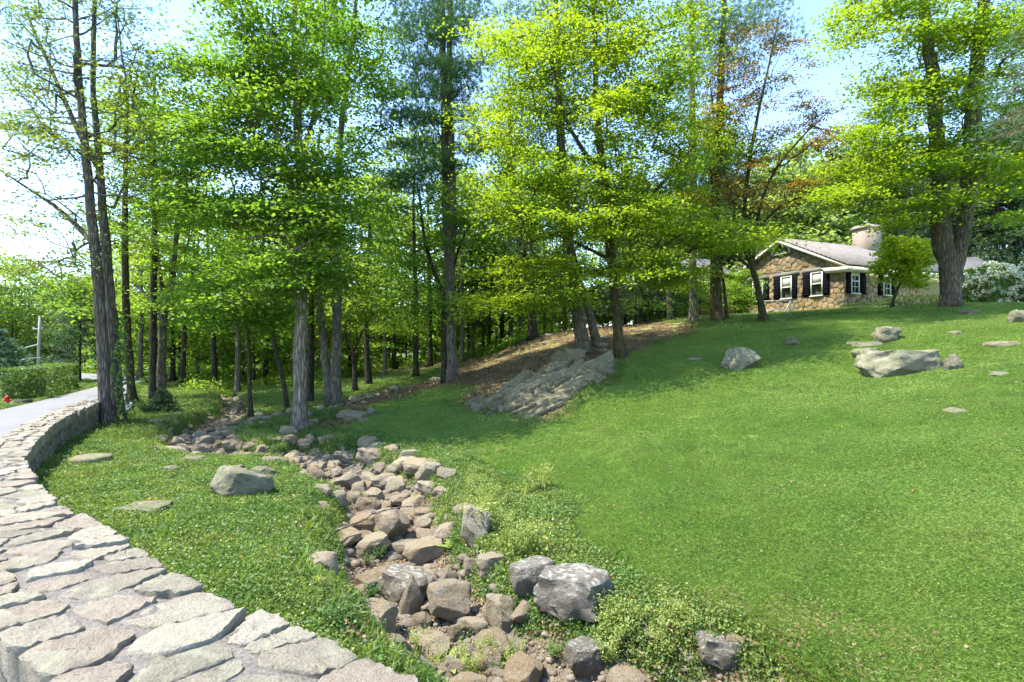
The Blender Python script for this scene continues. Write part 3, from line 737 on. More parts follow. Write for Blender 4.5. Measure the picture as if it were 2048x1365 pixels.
for _ in range(9000):
    if nr >= 235: break
    p_ = RS.uniform(1, 58); i = int(p_); f = p_ - i; c = creek[i] * (1 - f) + creek[min(i + 1, 59)] * f; wd = np.interp(p_, np.arange(60), c_wid)
    off = np.clip(RS.normal(0, .55), -1.25, 1.25) * wd; tt = creek[min(i + 1, 59)] - creek[i]; tt = tt[:2] / np.linalg.norm(tt[:2])
    x, y = c[0] - tt[1] * off, c[1] + tt[0] * off
    r = RS.choice([.10, .14, .18, .23] if p_ < 33 else [.08, .1, .14, .19]) * RS.uniform(.8, 1.2)
    if 31 < p_ and RS.rand() < .72: continue
    if y < 3.0 or not free(x, y, r): continue
    occ.append((x, y, r)); lb, gp = zone_label(p_); z = gz1(x, y)
    hd, hx_, hy_, hl_ = min((math.hypot(x - a, y - b_), a, b_, l_) for a, b_, l_ in hero_at)
    if hd < 1.3: cand_ = ('small' if r < .13 else 'mid-sized') + ' stone ' + (('left of' if x < hx_ else 'right of') if abs(x - hx_) > abs(y - hy_) else ('behind' if y > hy_ else 'in front of')) + ' the ' + ' '.join(hl_.split()[:9])
    if hd < 1.3 and cand_ not in seen_lb: lb = cand_; seen_lb.add(cand_)

    place_rock('rock', small[nr % 12], (x, y, z + r * .25), (r * RS.uniform(.9, 1.35), r * RS.uniform(.8, 1.1), r * RS.uniform(.55, .9)), lb, 'rock', gp); nr += 1
nb = 0
for _ in range(2500):
    if nb >= 48: break
    p_ = RS.uniform(0, 22.9); i = int(p_); c = belt[i]; x = c[0] + RS.normal(0, .45); y = c[1] + RS.normal(0, .4); r = RS.choice([.1, .15, .22]) * RS.uniform(.8, 1.2)
    if not free(x, y, r, .7): continue
    occ.append((x, y, r))
    o = place_rock('rock', small[nb % 12], (x, y, gz1(x, y) + r * .2), (r * 1.2, r, r * .65), 'grey rock of the tumbled stone row running under the maples', 'rock', 'rocks of the tumbled row')
    nb += 1
# scattered stones in grass near the upper creek
ns_ = 0
for _ in range(600):
    if ns_ >= 30: break
    px, py = RS.uniform(250, 830), RS.uniform(780, 900); g_ = hitg(px, py)
    if in_poly(np.array([g_[0]]), np.array([g_[1]]), lawn_poly)[0] or g_[0] < -9.5: continue
    r = RS.uniform(.1, .26)
    if not free(g_[0], g_[1], r): continue
    occ.append((g_[0], g_[1], r)); place_rock('rock', small[ns_ % 12], (g_[0], g_[1], g_[2] + r * .08), (r * 1.4, r * 1.1, r * .5), 'low grey stone scattered in the rough grass under the trees', 'rock', 'stones scattered in rough grass'); ns_ += 1
# gravel
gv = Buf(); base = rock_mesh('g', 99, M['gravel'], 1, 4); bc = np.array([v.co[:] for v in base.vertices]); bfz = np.array([list(p.vertices) for p in base.polygons])
GN = 6500
pp = RS.uniform(0, 58.9, GN); ip = pp.astype(int); fr = (pp - ip)[:, None]; cc = creek[ip] * (1 - fr) + creek[ip + 1] * fr; tt = creek[ip + 1, :2] - creek[ip, :2]; tt /= np.linalg.norm(tt, axis=1)[:, None]
of = RS.normal(0, .55, GN) * np.interp(pp, np.arange(60), c_wid); gx = cc[:, 0] - tt[:, 1] * of; gy = cc[:, 1] + tt[:, 0] * of
gzv = gz(gx, gy); gr = np.where(RS.rand(GN) < .12, RS.uniform(.05, .095, GN), RS.uniform(.012, .045, GN))
ang = RS.uniform(0, 6.28, GN); ca_, sa_ = np.cos(ang), np.sin(ang)
vx = bc[None, :, 0] * ca_[:, None] - bc[None, :, 1] * sa_[:, None]; vy = bc[None, :, 0] * sa_[:, None] + bc[None, :, 1] * ca_[:, None]
VV = np.stack([gx[:, None] + vx * gr[:, None] * 1.3, gy[:, None] + vy * gr[:, None], gzv[:, None] + .01 + bc[None, :, 2] * gr[:, None] * .7], -1).reshape(-1, 3)
II = (bfz[None] + (np.arange(GN) * len(bc))[:, None, None]).reshape(-1, 3)
tag(link('creek_gravel', make_mesh('creek_gravel', VV, II.ravel(), np.full(len(II), 3), M['gravel'])), 'loose gravel and pebbles lining the dry creek bed', None, None, 'stuff')

# ledge outcrop: tilted slabs
oc = hitg(1090, 800)
ledge = empty('rock_outcrop', oc, 'tilted layered rock outcrop with mossy cracks on the slope below the pines', 'rock outcrop')
OL = np.array(ledge.location)
lm = [rock_mesh('slab', 120 + k, M['rock_outcrop'], 4, 3, 0, .16, .95, .88) for k in range(7)]
rso = np.random.RandomState(5)
slabs = [(950,812,36,26),(975,812,44,34),(1000,800,50,40),(1010,822,40,22),(1030,785,60,52),(1050,775,60,56),(1062,800,50,50),(1085,770,60,60),(1105,760,64,60),(1095,792,50,44),(1120,782,54,44),(1135,765,60,44),(1155,752,60,40),(1180,742,60,36),(1205,732,50,30),(1160,770,50,30),(1185,758,40,26),(1140,790,44,22),
         (1045,826,34,34),(1075,832,70,40),(1100,824,44,24),(1065,840,44,20),(1215,745,40,24),(1130,725,48,34),(1150,722,50,34),(985,828,36,18),(955,826,28,18),(1020,800,34,30),(1195,770,30,18)]
for k, (cx, by, wp, hp) in enumerate(slabs):
    g_ = hitg(cx, by); kk = g_[1] / F
    o = link('slab', lm[k % 7], ledge); th = .16 + rso.uniform(0, .12)
    L_ = wp * kk * .75; 
    L_ *= rso.uniform(.55, 1.05); o.scale = (L_, th * rso.uniform(.7, 1.5), hp * kk * rso.uniform(.28, .46))
    o.rotation_euler = (rso.uniform(-.5, -.1), rso.uniform(-.55, -.25), rso.uniform(.2, .9)) if k not in (23, 24) else (0, .1, .3)
    if k in (23, 24): o.scale = (L_ * .8, L_ * .6, hp * kk * .6)
    o.location = np.array((g_[0], g_[1] + .25, g_[2] + hp * kk * .16)) - OL
for _q, (px, py, lx, lz) in enumerate([(965,815,.5,.16),(1000,806,.62,.22),(1040,796,.7,.28),(1075,786,.75,.3),(1110,772,.8,.3),(1150,756,.8,.26),(1190,742,.7,.22),(1060,828,.55,.18),(1095,815,.6,.2),(1020,820,.5,.14),(1135,785,.6,.2),(1172,770,.5,.16)]):
    g_ = hitg(px, py); o = link('ledge', lm[_q % 7], ledge, np.array((g_[0], g_[1] + .2, g_[2] + lz * .25)) - OL); o.scale = (lx, .42, lz); o.rotation_euler = (rso.uniform(-.35, -.1), rso.uniform(-.4, -.2), rso.uniform(.2, .7))
for _ in range(26):
    px = rso.uniform(955, 1215); py = 822 - (px - 955) * .30 + rso.uniform(-28, 26); g_ = hitg(px, py); r = rso.uniform(.1, .24); o = link('broken_rock', small[_ % 12], ledge, np.array((g_[0], g_[1], g_[2] + r * .2)) - OL); o.scale = (r * 1.4, r, r * .7); o.rotation_euler = (rso.uniform(-.4, .4), rso.uniform(-.6, 0), rso.uniform(0, 6)); o.data = lm[_ % 7]
for _ in range(14):
    px, py = rso.uniform(1060, 1220), rso.uniform(672, 712); g_ = hitg(px, py); r = rso.uniform(.08, .25)
    place_rock('rock', small[_ % 12], (g_[0], g_[1], g_[2] + r * .1), (r * 1.5, r, r * .45), 'small pale stone in the needle litter above the rock outcrop', 'rock', 'stones above the outcrop')

# ------------------------------------------------------------------ trees
def trunk_buf(path, rad, seed=0, n=12, flare=1.6, lump=.05):
    rs = np.random.RandomState(seed); path = np.asarray(path, float)
    m = max(6, int(np.linalg.norm(np.diff(path, axis=0), axis=1).sum() / .35)); q = cat(path, m)
    u = np.linspace(0, 1, m); r = np.interp(u, np.linspace(0, 1, len(rad)), rad)
    hgt = q[:, 2] - q[0, 2]; r = r * (1 + (flare - 1) * np.exp(-hgt / .28))
    R = r[:, None] * (1 + lump * rs.randn(m, n)); a = np.arange(n)
    fl = np.exp(-hgt / .3)[:, None] * .28 * np.sin(a * 2 * math.pi / n * 4 + rs.uniform(0, 6))[None, :] if flare > 1.05 else 0
    R = R * (1 + fl); q[1:-1, :2] += rs.randn(m - 2, 2) * rad[0] * .05
    return q, r, R

def grow(trunk_pts, trunk_r, pads, rs, sag=.12):
    """connects every leaf pad to the tree; returns list of branches (pts, count) grouped in limbs by trunk attachment"""
    pos = [p for p in trunk_pts]; owner = [-1] * len(pos); rads = list(trunk_r); br = []; parent_br = []
    tp = np.array(trunk_pts); base = tp[0]
    d0 = np.array([np.min(np.linalg.norm(tp[:, :] - p, axis=1)) for p in pads]); order = np.argsort(d0)
    zmin = tp[0][2] + .22 * (tp[-1][2] - tp[0][2])
    for pi in order:
        p = pads[pi]; A = np.array(pos); own = np.array(owner); d = p - A; hor = np.hypot(d[:, 0], d[:, 1]); L = np.linalg.norm(d, axis=1)
        cost = L + np.maximum(0, A[:, 2] - (p[2] - .28 * hor)) * 1.3 + np.where((own < 0) & (A[:, 2] < zmin), 3, 0) + np.where(own >= 0, -.15, .35)
        j = int(np.argmin(cost)); a = A[j]; l = L[j]
        if l < .12: continue
        n = max(2, int(l / .45) + 1); u = np.linspace(0, 1, n + 1)[:, None]; q = a + (p - a) * u
        q[:, 2] += sag * l * np.sin(u[:, 0] * math.pi) * rs.uniform(.3, 1.3) * (1 if own[j] < 0 else .5)
        q[1:-1] += rs.randn(n - 1, 3) * .05 * min(l, 2)
        k = len(br); br.append([q, j, own[j], 1.0]); 
        for v in q[1:]: pos.append(v); owner.append(k)
    # accumulate loads
    load = np.ones(len(br))
    for k in range(len(br) - 1, -1, -1):
        pb = br[k][2]
        if pb >= 0: load[pb] += load[k]
    root = [k if br[k][2] < 0 else None for k in range(len(br))]
    for k in range(len(br)):
        if root[k] is None: root[k] = root[br[k][2]]
    return br, load, root

def quads_from(c, d, s, ln, wd, cup=0.0):
    """leaf kites: centre c, long axis d, side axis s (n,3)"""
    ln = np.asarray(ln)[:, None]; wd = np.asarray(wd)[:, None]; nrm = np.cross(d, s)
    v0 = c - d * ln * .5; v1 = c + s * wd * .5 - d * ln * .05 + nrm * ln * cup; v2 = c + d * ln * .5; v3 = c - s * wd * .5 - d * ln * .05 + nrm * ln * cup
    return np.stack([v0, v1, v2, v3], 1)

def unit(v): return v / (np.linalg.norm(v, axis=-1, keepdims=True) + 1e-9)

def leaves_for(pads, prad, per, size, rs, flat=.28, tiltk=.55, droop=.12, cen=None):
    Np = len(pads); K = per
    pads = np.asarray(pads); prad = np.asarray(prad)
    c = np.repeat(pads, K, 0); r = np.repeat(prad, K)
    a = rs.uniform(0, 2 * math.pi, Np * K); q = np.sqrt(rs.rand(Np * K)) * (1 + .25 * rs.randn(Np * K)); 
    lob = 1 + .35 * np.sin(a * 3 + np.repeat(rs.uniform(0, 6, Np), K))
    dx = np.cos(a) * q * r * lob; dy = np.sin(a) * q * r * lob
    dz = rs.randn(Np * K) * r * flat * .55 - droop * q * q * r + np.repeat(rs.uniform(-.25, .25, Np), K) * dx + np.repeat(rs.uniform(-.25, .25, Np), K) * dy
    c = c + np.stack([dx, dy, dz], 1)
    nrm = unit(np.array((0, 0, 1.0)) + rs.randn(Np * K, 3) * (tiltk * .75 if flat < .2 else tiltk)); rd_ = rs.randn(Np * K, 3)
    d = unit(np.cross(nrm, rd_)); s = np.cross(nrm, d)
    ln = size * rs.uniform(.65, 1.25, Np * K)
    return quads_from(c, d, s, ln, ln * rs.uniform(.6, .95, Np * K), .12)

def needles_for(pads, prad, tufts, ln, wd, rs, flat=.25, per=7, upk=.35):
    Np = len(pads); K = tufts; n = Np * K
    c = np.repeat(np.asarray(pads), K, 0); r = np.repeat(np.asarray(prad), K); a = rs.uniform(0, 6.283, n); q = np.sqrt(rs.rand(n))
    out = np.stack([np.cos(a), np.sin(a), np.zeros(n)], 1)
    c = c + out * (q * r)[:, None] + np.stack([np.zeros(n), np.zeros(n), rs.randn(n) * r * flat * .5], 1)
    ax_ = unit(out + rs.randn(n, 3) * .5 + np.array((0, 0, upk)))
    c2 = np.repeat(c, per, 0); d = unit(np.repeat(ax_, per, 0) + rs.randn(n * per, 3) * .55); s = unit(np.cross(d, rs.randn(n * per, 3)))
    l = ln * rs.uniform(.7, 1.2, n * per)
    return quads_from(c2 + d * l[:, None] * .5, d, s, l, np.full(n * per, wd))

def leaf_mesh(name, Q, mat, origin):
    V = (Q - np.asarray(origin)).reshape(-1, 3); n = len(V)
    return make_mesh(name, V, np.arange(n), np.full(n // 4, 4), mat)

TRI = [0]
def tree(name, label, group, trunks, pads, prad, leafm, barkm, per=110, size=.13, style='leaf', seed=1, twigs=3, limbs_sep=True, tip=.007, pw=2.25, flare=1.5, sag=.12, extra=None, needle=(.13, .018), flat=.28, catname='tree', split_limbs=True):
    """trunks: list of (path world, radii). Builds root > trunk, limb..., crown"""
    rs = np.random.RandomState(seed); base = np.array(trunks[0][0][0], float); base0 = base.copy()
    if style == 'leaf' and .09 < size < .165 and len(pads) > 40 and name != 'garden_tree':
        pads = np.asarray(pads)[rs.permutation(len(pads))[:int(len(pads) * .58)]]; prad = np.asarray(prad)[:len(pads)] * 1.42 * rs.uniform(.75, 1.2, len(pads)); per = int(per * 2.3); size *= .74; flat = .13
    root = empty(name, base0, label, catname, group)
    bf = Buf(); allp, allr = [], []
    for ti, (path, rad) in enumerate(trunks):
        q, r, R = trunk_buf(path, rad, seed * 7 + ti, 14 if rad[0] > .12 else 8, flare if ti == 0 or np.linalg.norm(np.array(path[0]) - base) < .6 else 1.0)
        bf.tube(q - base0, R, R.shape[1], True); allp += list(q); allr += list(r)
    bf.obj('trunk', barkm, root, True)
    pads = np.asarray(pads, float)
    if len(pads) == 0: return root
    br, load, rt = grow(allp, allr, pads, rs, sag)
    limbs = {}
    rmax_att = np.array(allr)
    for k, (q, j, own, _) in enumerate(br):
        r0 = tip * load[k] ** (1 / pw) * 1.6; r1 = max(tip * .8, r0 * .5)
        lim = rmax_att[min(j, len(allr) - 1)] * .75 if own < 0 else 9
        r0 = min(r0, lim); r1 = min(r1, r0)
        b_ = limbs.setdefault(rt[k], Buf()); b_.tube(q - base0, np.linspace(r0, r1, len(q)), 6 if r0 > .03 else 4, False)
    # twigs inside pads
    for k, (q, j, own, _) in enumerate(br):
        e = q[-1]; 
        for _t in range(twigs):
            a = rs.uniform(0, 6.28); L_ = prad[0] * rs.uniform(.5, .9); e2 = e + np.array((math.cos(a) * L_, math.sin(a) * L_, rs.uniform(-.12, .15) * L_)); mid = (e + e2) / 2 + rs.randn(3) * .03
            limbs[rt[k]].tube([e, mid, e2], [tip, tip * .8, tip * .4], 3, False)
    if split_limbs:
        big_ = sorted(limbs, key=lambda k: -limbs[k].n)[:14]; rest = Buf()
        for k in limbs:
            if k in big_: limbs[k].obj('limb', barkm, root, True)
            else:
                b_ = limbs[k]; V = np.concatenate(b_.V); rest.L.extend([x + rest.n for x in b_.L]); rest.S.extend(b_.S); rest.V.append(V); rest.n += len(V)
        if rest.n: tag(rest.obj('twigs', barkm, root, True), kind='stuff')
    else:
        rest = Buf()
        for k in limbs:
            b_ = limbs[k]; V = np.concatenate(b_.V); rest.L.extend([x + rest.n for x in b_.L]); rest.S.extend(b_.S); rest.V.append(V); rest.n += len(V)
        rest.obj('limbs', barkm, root, True)
    if style == 'leaf': Q = leaves_for(pads, prad, per, size, rs, flat)
    else: Q = needles_for(pads, prad, per, needle[0], needle[1], rs, flat)
    if extra is not None: Q = np.concatenate([Q, extra])
    link('crown', leaf_mesh('crown', Q, leafm, base0), root); TRI[0] += len(Q) * 2
    return root

def ell_pads(ells, Y0, depth, rs):
    """foliage regions: (cx, cy, rx, ry, n[, dY]) as seen from the road, spread over the crown's depth"""
    out = []
    for e in ells:
        cx, cy, rx, ry, n = e[:5]; dy = e[5] if len(e) > 5 else 0; dp = e[6] if len(e) > 6 else depth
        for _ in range(n):
            a = rs.uniform(0, 6.283); q = math.sqrt(rs.rand()); Y = Y0 + dy + rs.uniform(-dp, dp) * math.sqrt(max(0, 1 - (q * .9) ** 2))
            out.append(P(cx + math.cos(a) * q * rx, cy + math.sin(a) * q * ry, Y))
    return np.array(out)

def tpath(pts, Y, base=True, lean=0.0):
    """trunk path from photo points (bottom first); base point dropped on the terrain"""
    out = []
    if base: g_ = hitg(*pts[0]); Y = g_[1]; out.append(np.array((g_[0], g_[1], g_[2] - .15)))
    for i, (px, py) in enumerate(pts[1:] if base else pts): out.append(P(px, py, Y + lean * (i + 1)))
    return out, Y

def rw(ws, Y): return [q * .44 * Y / F for q in ws]
rs = np.random.RandomState(42)

# left tall pine, mostly bare dead branches
pt, Y = tpath([(213,852),(205,700),(195,560),(175,350),(158,150),(150,0),(146,-160),(144,-300)], 0)
dead = Buf(); b0 = pt[0]
dead_px = [((172,385),(300,390),'r'),((170,392),(60,398),'l'),((166,300),(70,292),'l'),((163,235),(40,230),'l'),((168,215),(320,235),'r'),((160,185),(60,175),'l'),((155,148),(30,120),'l'),((176,282),(300,296),'r'),((172,262),(256,310),'r'),((160,70),(230,20),'r'),((180,350),(205,350),'r'),
           ((158,250),(8,215),'l'),((150,135),(5,80),'l'),((157,120),(255,118),'r'),((154,155),(235,150),'r'),((184,358),(260,390),'r'),((153,40),(240,10),'r'),((150,20),(70,-30),'l')]
pads = ell_pads([(60,20,70,40,10),(250,30,60,50,10),(280,130,60,30,12),(60,70,60,40,7),(120,150,80,50,6),(200,-80,110,90,26),(240,240,60,30,4),(50,230,50,30,4),(330,120,30,20,3)], Y, 1.4, rs)
T1 = tree('white_pine', 'tall slender pine with bare side branches and purplish bark beside the wall end', None, [(pt, rw([25,23,21,18,14,11,8,4], Y))], pads, np.full(len(pads), .42), M['pine'], M['bark_pine'], per=20, style='needle', seed=11, twigs=5, needle=(.11, .012), sag=.05, flat=.3, flare=1.2)
for k, (a, b_, _) in enumerate(dead_px):
    A = P(*a, Y); yy = Y + rs.uniform(-.9, .6); Bp = P(*b_, yy); u = np.linspace(0, 1, 7)[:, None]; q = A + (Bp - A) * u; q[:, 2] -= .12 * np.sin(u[:, 0] * 3.1) * np.linalg.norm(Bp - A) * .3
    q[1:] += rs.randn(6, 3) * .025
    db = Buf(); db.tube(q - b0, np.linspace(.026, .007, 7), 5, False)
    for _ in range(5):
        i = rs.randint(2, 6); e = q[i] + np.array((np.sign(Bp[0] - A[0]) * rs.uniform(.1, .5), rs.uniform(-.4, .4), rs.uniform(-.15, .2)))
        db.tube([q[i] - b0, (q[i] + e) / 2 - b0 + rs.randn(3) * .02, e - b0], [.008, .006, .003], 3, False)
    db.obj('dead_branch', M['bark_pine'], T1, True)

# ivy-clad tree right behind the pine
pt, Y = tpath([(238,848),(228,700),(215,550),(205,400),(190,230),(186,120),(190,0),(196,-150)], 0)
l1 = [P(207,500,Y),P(180,480,Y+.2),P(120,420,Y+.4),P(60,380,Y),P(0,340,Y-.3)]
l2 = [P(200,340,Y),P(160,270,Y),P(120,180,Y+.4),P(85,100,Y+.5),P(50,20,Y+.7)]
pads = ell_pads([(60,130,80,60,22),(40,280,70,50,18),(70,210,60,50,10),(250,90,80,60,12),(250,250,90,50,20),(240,330,80,60,18),(60,430,100,50,26),(150,520,80,50,16),(30,330,50,40,8),(100,300,60,40,8),(260,420,60,70,18),(120,10,90,50,14),(280,190,70,40,12),(150,-100,170,80,30),(20,540,50,30,6)], Y, 2.2, rs)
T2 = tree('roadside_tree', 'leaning grey-brown tree with ivy low on its trunk, just right of the bare pine', None,
     [(pt, rw([26,23,21,17,13,10,8,5], Y)), (l1, rw([15,12,10,6,3], Y)), (l2, rw([14,11,9,7,4], Y))], pads, np.full(len(pads), .55), M['poplar'], M['bark_grey'], per=62, size=.105, seed=12, twigs=4, flat=.5)
iv = leaves_for(np.array([P(240 + rs.uniform(-6, 10), y_, Y - .22) for y_ in range(640, 850, 6)]), np.full(35, .16), 9, .1, rs, .9, 1.3)
tag(link('ivy', leaf_mesh('ivy', iv, M['weed_dark'], T2.location), T2), kind='stuff')

def simple(name, label, group, px_pts, ws, ells, mat, bark, per=80, size=.14, depth=1.8, prd=.6, seed=1, style='leaf', extra_tr=(), **kw):
    pt, Y = tpath(px_pts, 0); trs = [(pt, rw(ws, Y))] + [([P(a, b_, Y + dy) for a, b_, dy in tr], rw(wz, Y)) for tr, wz in extra_tr]
    r_ = np.random.RandomState(seed); pads = ell_pads(ells, Y, depth, r_)
    return tree(name, label, group, trs, pads, np.full(max(1, len(pads)), prd), M[mat], M[bark], per=per, size=size, seed=seed, style=style, **kw)

# forked tree behind the small fir
simple('forked_tree', 'grey forked tree rising behind the small dark fir', None, [(322,800),(324,720),(327,640),(332,610),(345,560),(352,480),(360,380),(365,280)], [19,17,16,14,10,8,6,4],
       [(280,520,70,60,24),(360,480,80,60,26),(330,400,90,60,28),(300,600,60,30,10),(390,580,60,40,14),(340,300,80,60,24)], 'forest_a', 'bark_grey', seed=13, depth=2.6, size=.15,
       extra_tr=[([(327,640,0),(300,600,.2),(265,565,.4),(235,545,.5)], [11,9,7,4]), ([(330,615,0),(322,560,0),(312,480,.3),(300,400,.5)], [10,8,6,3])])
simple('dark_trunk_tree', 'straight dark trunk left of the forked tree', None, [(305,802),(306,700),(308,560),(310,420),(308,260),(310,150)], [15,14,13,11,8,5],
       [(300,400,70,60,20),(320,300,80,60,24),(300,210,80,70,24)], 'forest_b', 'bark_dark', seed=14, depth=2.5, size=.16)
simple('brown_trunk_tree', 'dark brown trunk just right of the ivy-clad tree', None, [(264,806),(258,720),(252,600),(250,480),(252,300),(255,180)], [17,15,14,12,8,5],
       [(240,420,60,50,14),(260,250,80,80,24),(170,590,60,40,12)], 'forest_b', 'bark_olive', seed=15, depth=2.5, size=.16)

# tan maple (hero)
pt, Y = tpath([(600,864),(600,760),(602,640),(604,500),(603,380),(596,250),(590,120),(588,0),(586,-150)], 0)
ll = [([P(603,420,Y),P(570,330,Y-.3),P(545,230,Y-.5),P(515,150,Y-.6)], rw([11,9,7,4], Y)), ([P(604,520,Y),P(570,480,Y-.4),P(540,470,Y-.9),P(480,480,Y-1.2)], rw([9,7,6,3], Y)), ([P(600,340,Y),P(625,240,Y+.3),P(645,120,Y+.5),P(650,0,Y+.6)], rw([12,9,7,4], Y))]
pads = ell_pads([(450,300,90,40,30),(520,200,70,70,34),(480,90,90,80,36),(590,60,70,80,30),(620,200,60,70,26),(430,420,90,40,30,-.5),(530,420,70,60,30),(560,540,80,45,30,-.4),(640,430,60,50,22),(650,330,60,50,22),(540,320,80,50,32),(420,230,60,40,14),(500,600,60,22,12,-.3),(640,550,50,40,14),(340,360,60,30,12),(540,-60,160,60,34),(400,140,50,40,8),(700,380,50,30,10),(690,490,40,40,8)], Y, 2.3, rs)
tree('maple', 'tall maple with pale tan bark standing by the bend of the dry creek', None, [(pt, rw([33,29,27,25,21,17,14,10,6], Y))] + ll, pads, np.full(len(pads), .6), M['maple_green'], M['bark_tan'], per=118, size=.125, seed=16, twigs=3)

# brown sapling maple
simple('young_maple', 'slim brown-trunked young maple between the creek bend and the tan maple', None, [(502,838),(499,770),(497,700),(494,640),(490,590)], [11,9,8,6,4],
       [(470,620,80,30,24),(540,640,60,26,16),(430,590,70,26,16),(500,570,80,24,20),(400,640,40,20,6)], 'maple_green', 'bark_olive', seed=17, depth=1.8, size=.13, prd=.55, per=80, tip=.005)
simple('leaning_tree', 'thin dark trunk leaning left beside the young maple', None, [(577,820),(566,760),(550,695),(538,620),(530,540),(526,460)], [12,10,9,8,6,4],
       [(560,580,60,50,16),(520,500,70,60,24),(610,500,50,50,12)], 'forest_a', 'bark_dark', seed=18, depth=2.2)
simple('twin_trunk_tree', 'twin grey trunks rising from one base right of the tan maple', None, [(670,810),(672,700),(674,560),(674,400),(682,260),(700,120),(712,0),(718,-120)], [26,22,20,17,14,11,8,5],
       [(700,90,70,90,40),(640,180,60,50,16),(740,180,50,50,14),(720,280,60,50,20),(650,60,50,70,16),(690,400,70,50,20),(740,420,50,40,10),(700,-60,100,60,26),(620,600,60,40,10),(690,520,60,40,14)], 'maple_green', 'bark_grey', seed=19, depth=2.6, size=.145, per=95, prd=.65,
       extra_tr=[([(662,806,0),(650,720,0),(640,620,.2),(632,500,.3),(628,380,.4),(640,260,.5)], [20,17,15,12,9,5])])
simple('dark_tree', 'dark trunk directly behind the tan maple', None, [(620,808),(622,700),(624,560),(626,420)], [15,13,11,7], [(620,500,60,50,16),(610,400,60,60,16)], 'forest_b', 'bark_dark', seed=20, depth=2.5, size=.15)
simple('crooked_tree', 'crooked dark little tree right of the twin trunks', None, [(710,786),(709,740),(706,700),(690,670),(700,620)], [13,11,9,6,4],
       [(700,620,60,40,16),(740,600,40,40,8)], 'forest_b', 'bark_dark', seed=21, depth=2.2, size=.15, extra_tr=[([(707,705,0),(722,670,0),(738,640,.2)], [7,5,3])])
simple('dark_tree', 'dark straight tree at the edge of the sunny glade', None, [(738,772),(733,690),(731,600),(736,520),(742,430),(748,340)], [16,13,12,10,7,4],
       [(760,560,60,50,24),(740,460,70,50,24),(770,650,60,40,20),(750,370,60,50,18)], 'forest_a', 'bark_dark', seed=22, depth=2.8, size=.16, per=70)

# tall double pine
pt, Y = tpath([(902,764),(900,650),(899,560),(900,500),(905,440),(903,320),(898,200),(900,60),(902,-80),(903,-200)], 0)
t2_ = ([P(899,540,Y),P(893,480,Y+.1),(P(892,400,Y+.2)),P(889,250,Y+.2),P(886,100,Y+.3),P(885,-60,Y+.3),P(886,-160,Y+.3)], rw([17,17,17,15,12,8,4], Y))
pads = ell_pads([(870,110,60,60,34),(850,60,70,40,20),(930,90,50,60,18),(870,170,90,30,26),(820,240,60,22,18),(850,290,60,22,16),(940,240,40,40,10),(870,220,60,30,12),(860,330,60,26,12),(790,350,50,12,10),(820,370,60,16,12),(930,330,40,40,8),(880,-40,110,60,36),(880,20,90,40,20)], Y, 2.0, rs)
tree('white_pine', 'tall grey-barked pine that divides into two upright stems above the slope', None, [(pt, rw([28,25,24,22,16,15,13,11,8,4], Y)), t2_], pads, np.full(len(pads), .5), M['pine'], M['bark_grey'], per=46, style='needle', seed=23, twigs=5, needle=(.15, .02), sag=.02, flat=.22)
simple('dark_tree', 'dark-trunked tree with curved upper limbs just left of the double pine', None, [(887,768),(887,680),(886,590),(870,550),(854,500),(845,450),(838,380)], [14,12,11,9,8,6,4],
       [(830,480,60,50,16),(860,430,60,50,14),(940,460,50,50,12),(820,560,50,40,12),(850,620,50,30,8)], 'forest_b', 'bark_dark', seed=24, depth=2.4, size=.15, extra_tr=[([(888,600,0),(905,540,.3),(920,490,.5),(940,450,.7)], [9,8,7,4])])

# centre maple (hero, very full)
pt, Y = tpath([(1241,717),(1234,640),(1226,560),(1218,470),(1210,380),(1200,300),(1192,200),(1190,90),(1188,-40),(1186,-150)], 0)
ll = [([P(1206,345,Y),P(1165,300,Y-.5),P(1125,220,Y-.8),P(1105,130,Y-1),P(1100,40,Y-1)], rw([12,9,7,6,3], Y)), ([P(1222,520,Y),P(1180,500,Y-.6),P(1110,470,Y-1.1),P(1050,490,Y-1.4)], rw([9,7,5,3], Y)),
      ([P(1215,440,Y),P(1280,410,Y-.5),P(1340,350,Y-.8),P(1390,290,Y-1)], rw([11,9,6,3], Y)), ([P(1224,540,Y),P(1290,520,Y-.5),P(1360,470,Y-1),P(1440,450,Y-1.3)], rw([8,6,5,3], Y))]
pads = ell_pads([(1180,60,110,80,56),(1060,120,90,60,34),(1290,110,90,80,44),(1120,200,120,60,46),(1010,250,80,50,26),(1230,230,110,70,46),(1340,240,60,80,28),(1060,330,110,50,36),(1180,350,110,60,40),(1300,350,90,60,32),
      (1090,430,110,40,36,-.6),(1230,450,110,45,40,-.5),(1340,440,90,50,30,-.4),(980,400,60,40,10),(1060,530,80,40,26,-.6),(980,600,60,24,14,-.4),(1060,600,80,22,20,-.6),(1150,570,70,40,22),(1300,540,90,30,24,-.5),(1420,470,70,40,18,-.5),(1480,480,80,22,18,-.8),(1340,600,50,14,4),(980,60,50,40,6),(1200,-80,180,60,50),(1360,80,50,80,18)], Y, 2.7, rs)
tree('maple', 'broad bright green maple with low sweeping branches at the top of the rock outcrop', None, [(pt, rw([24,20,20,19,17,15,12,10,7,4], Y))] + ll, pads, np.full(len(pads), .62), M['maple_bright'], M['bark_olive'], per=112, size=.125, seed=26, twigs=3)

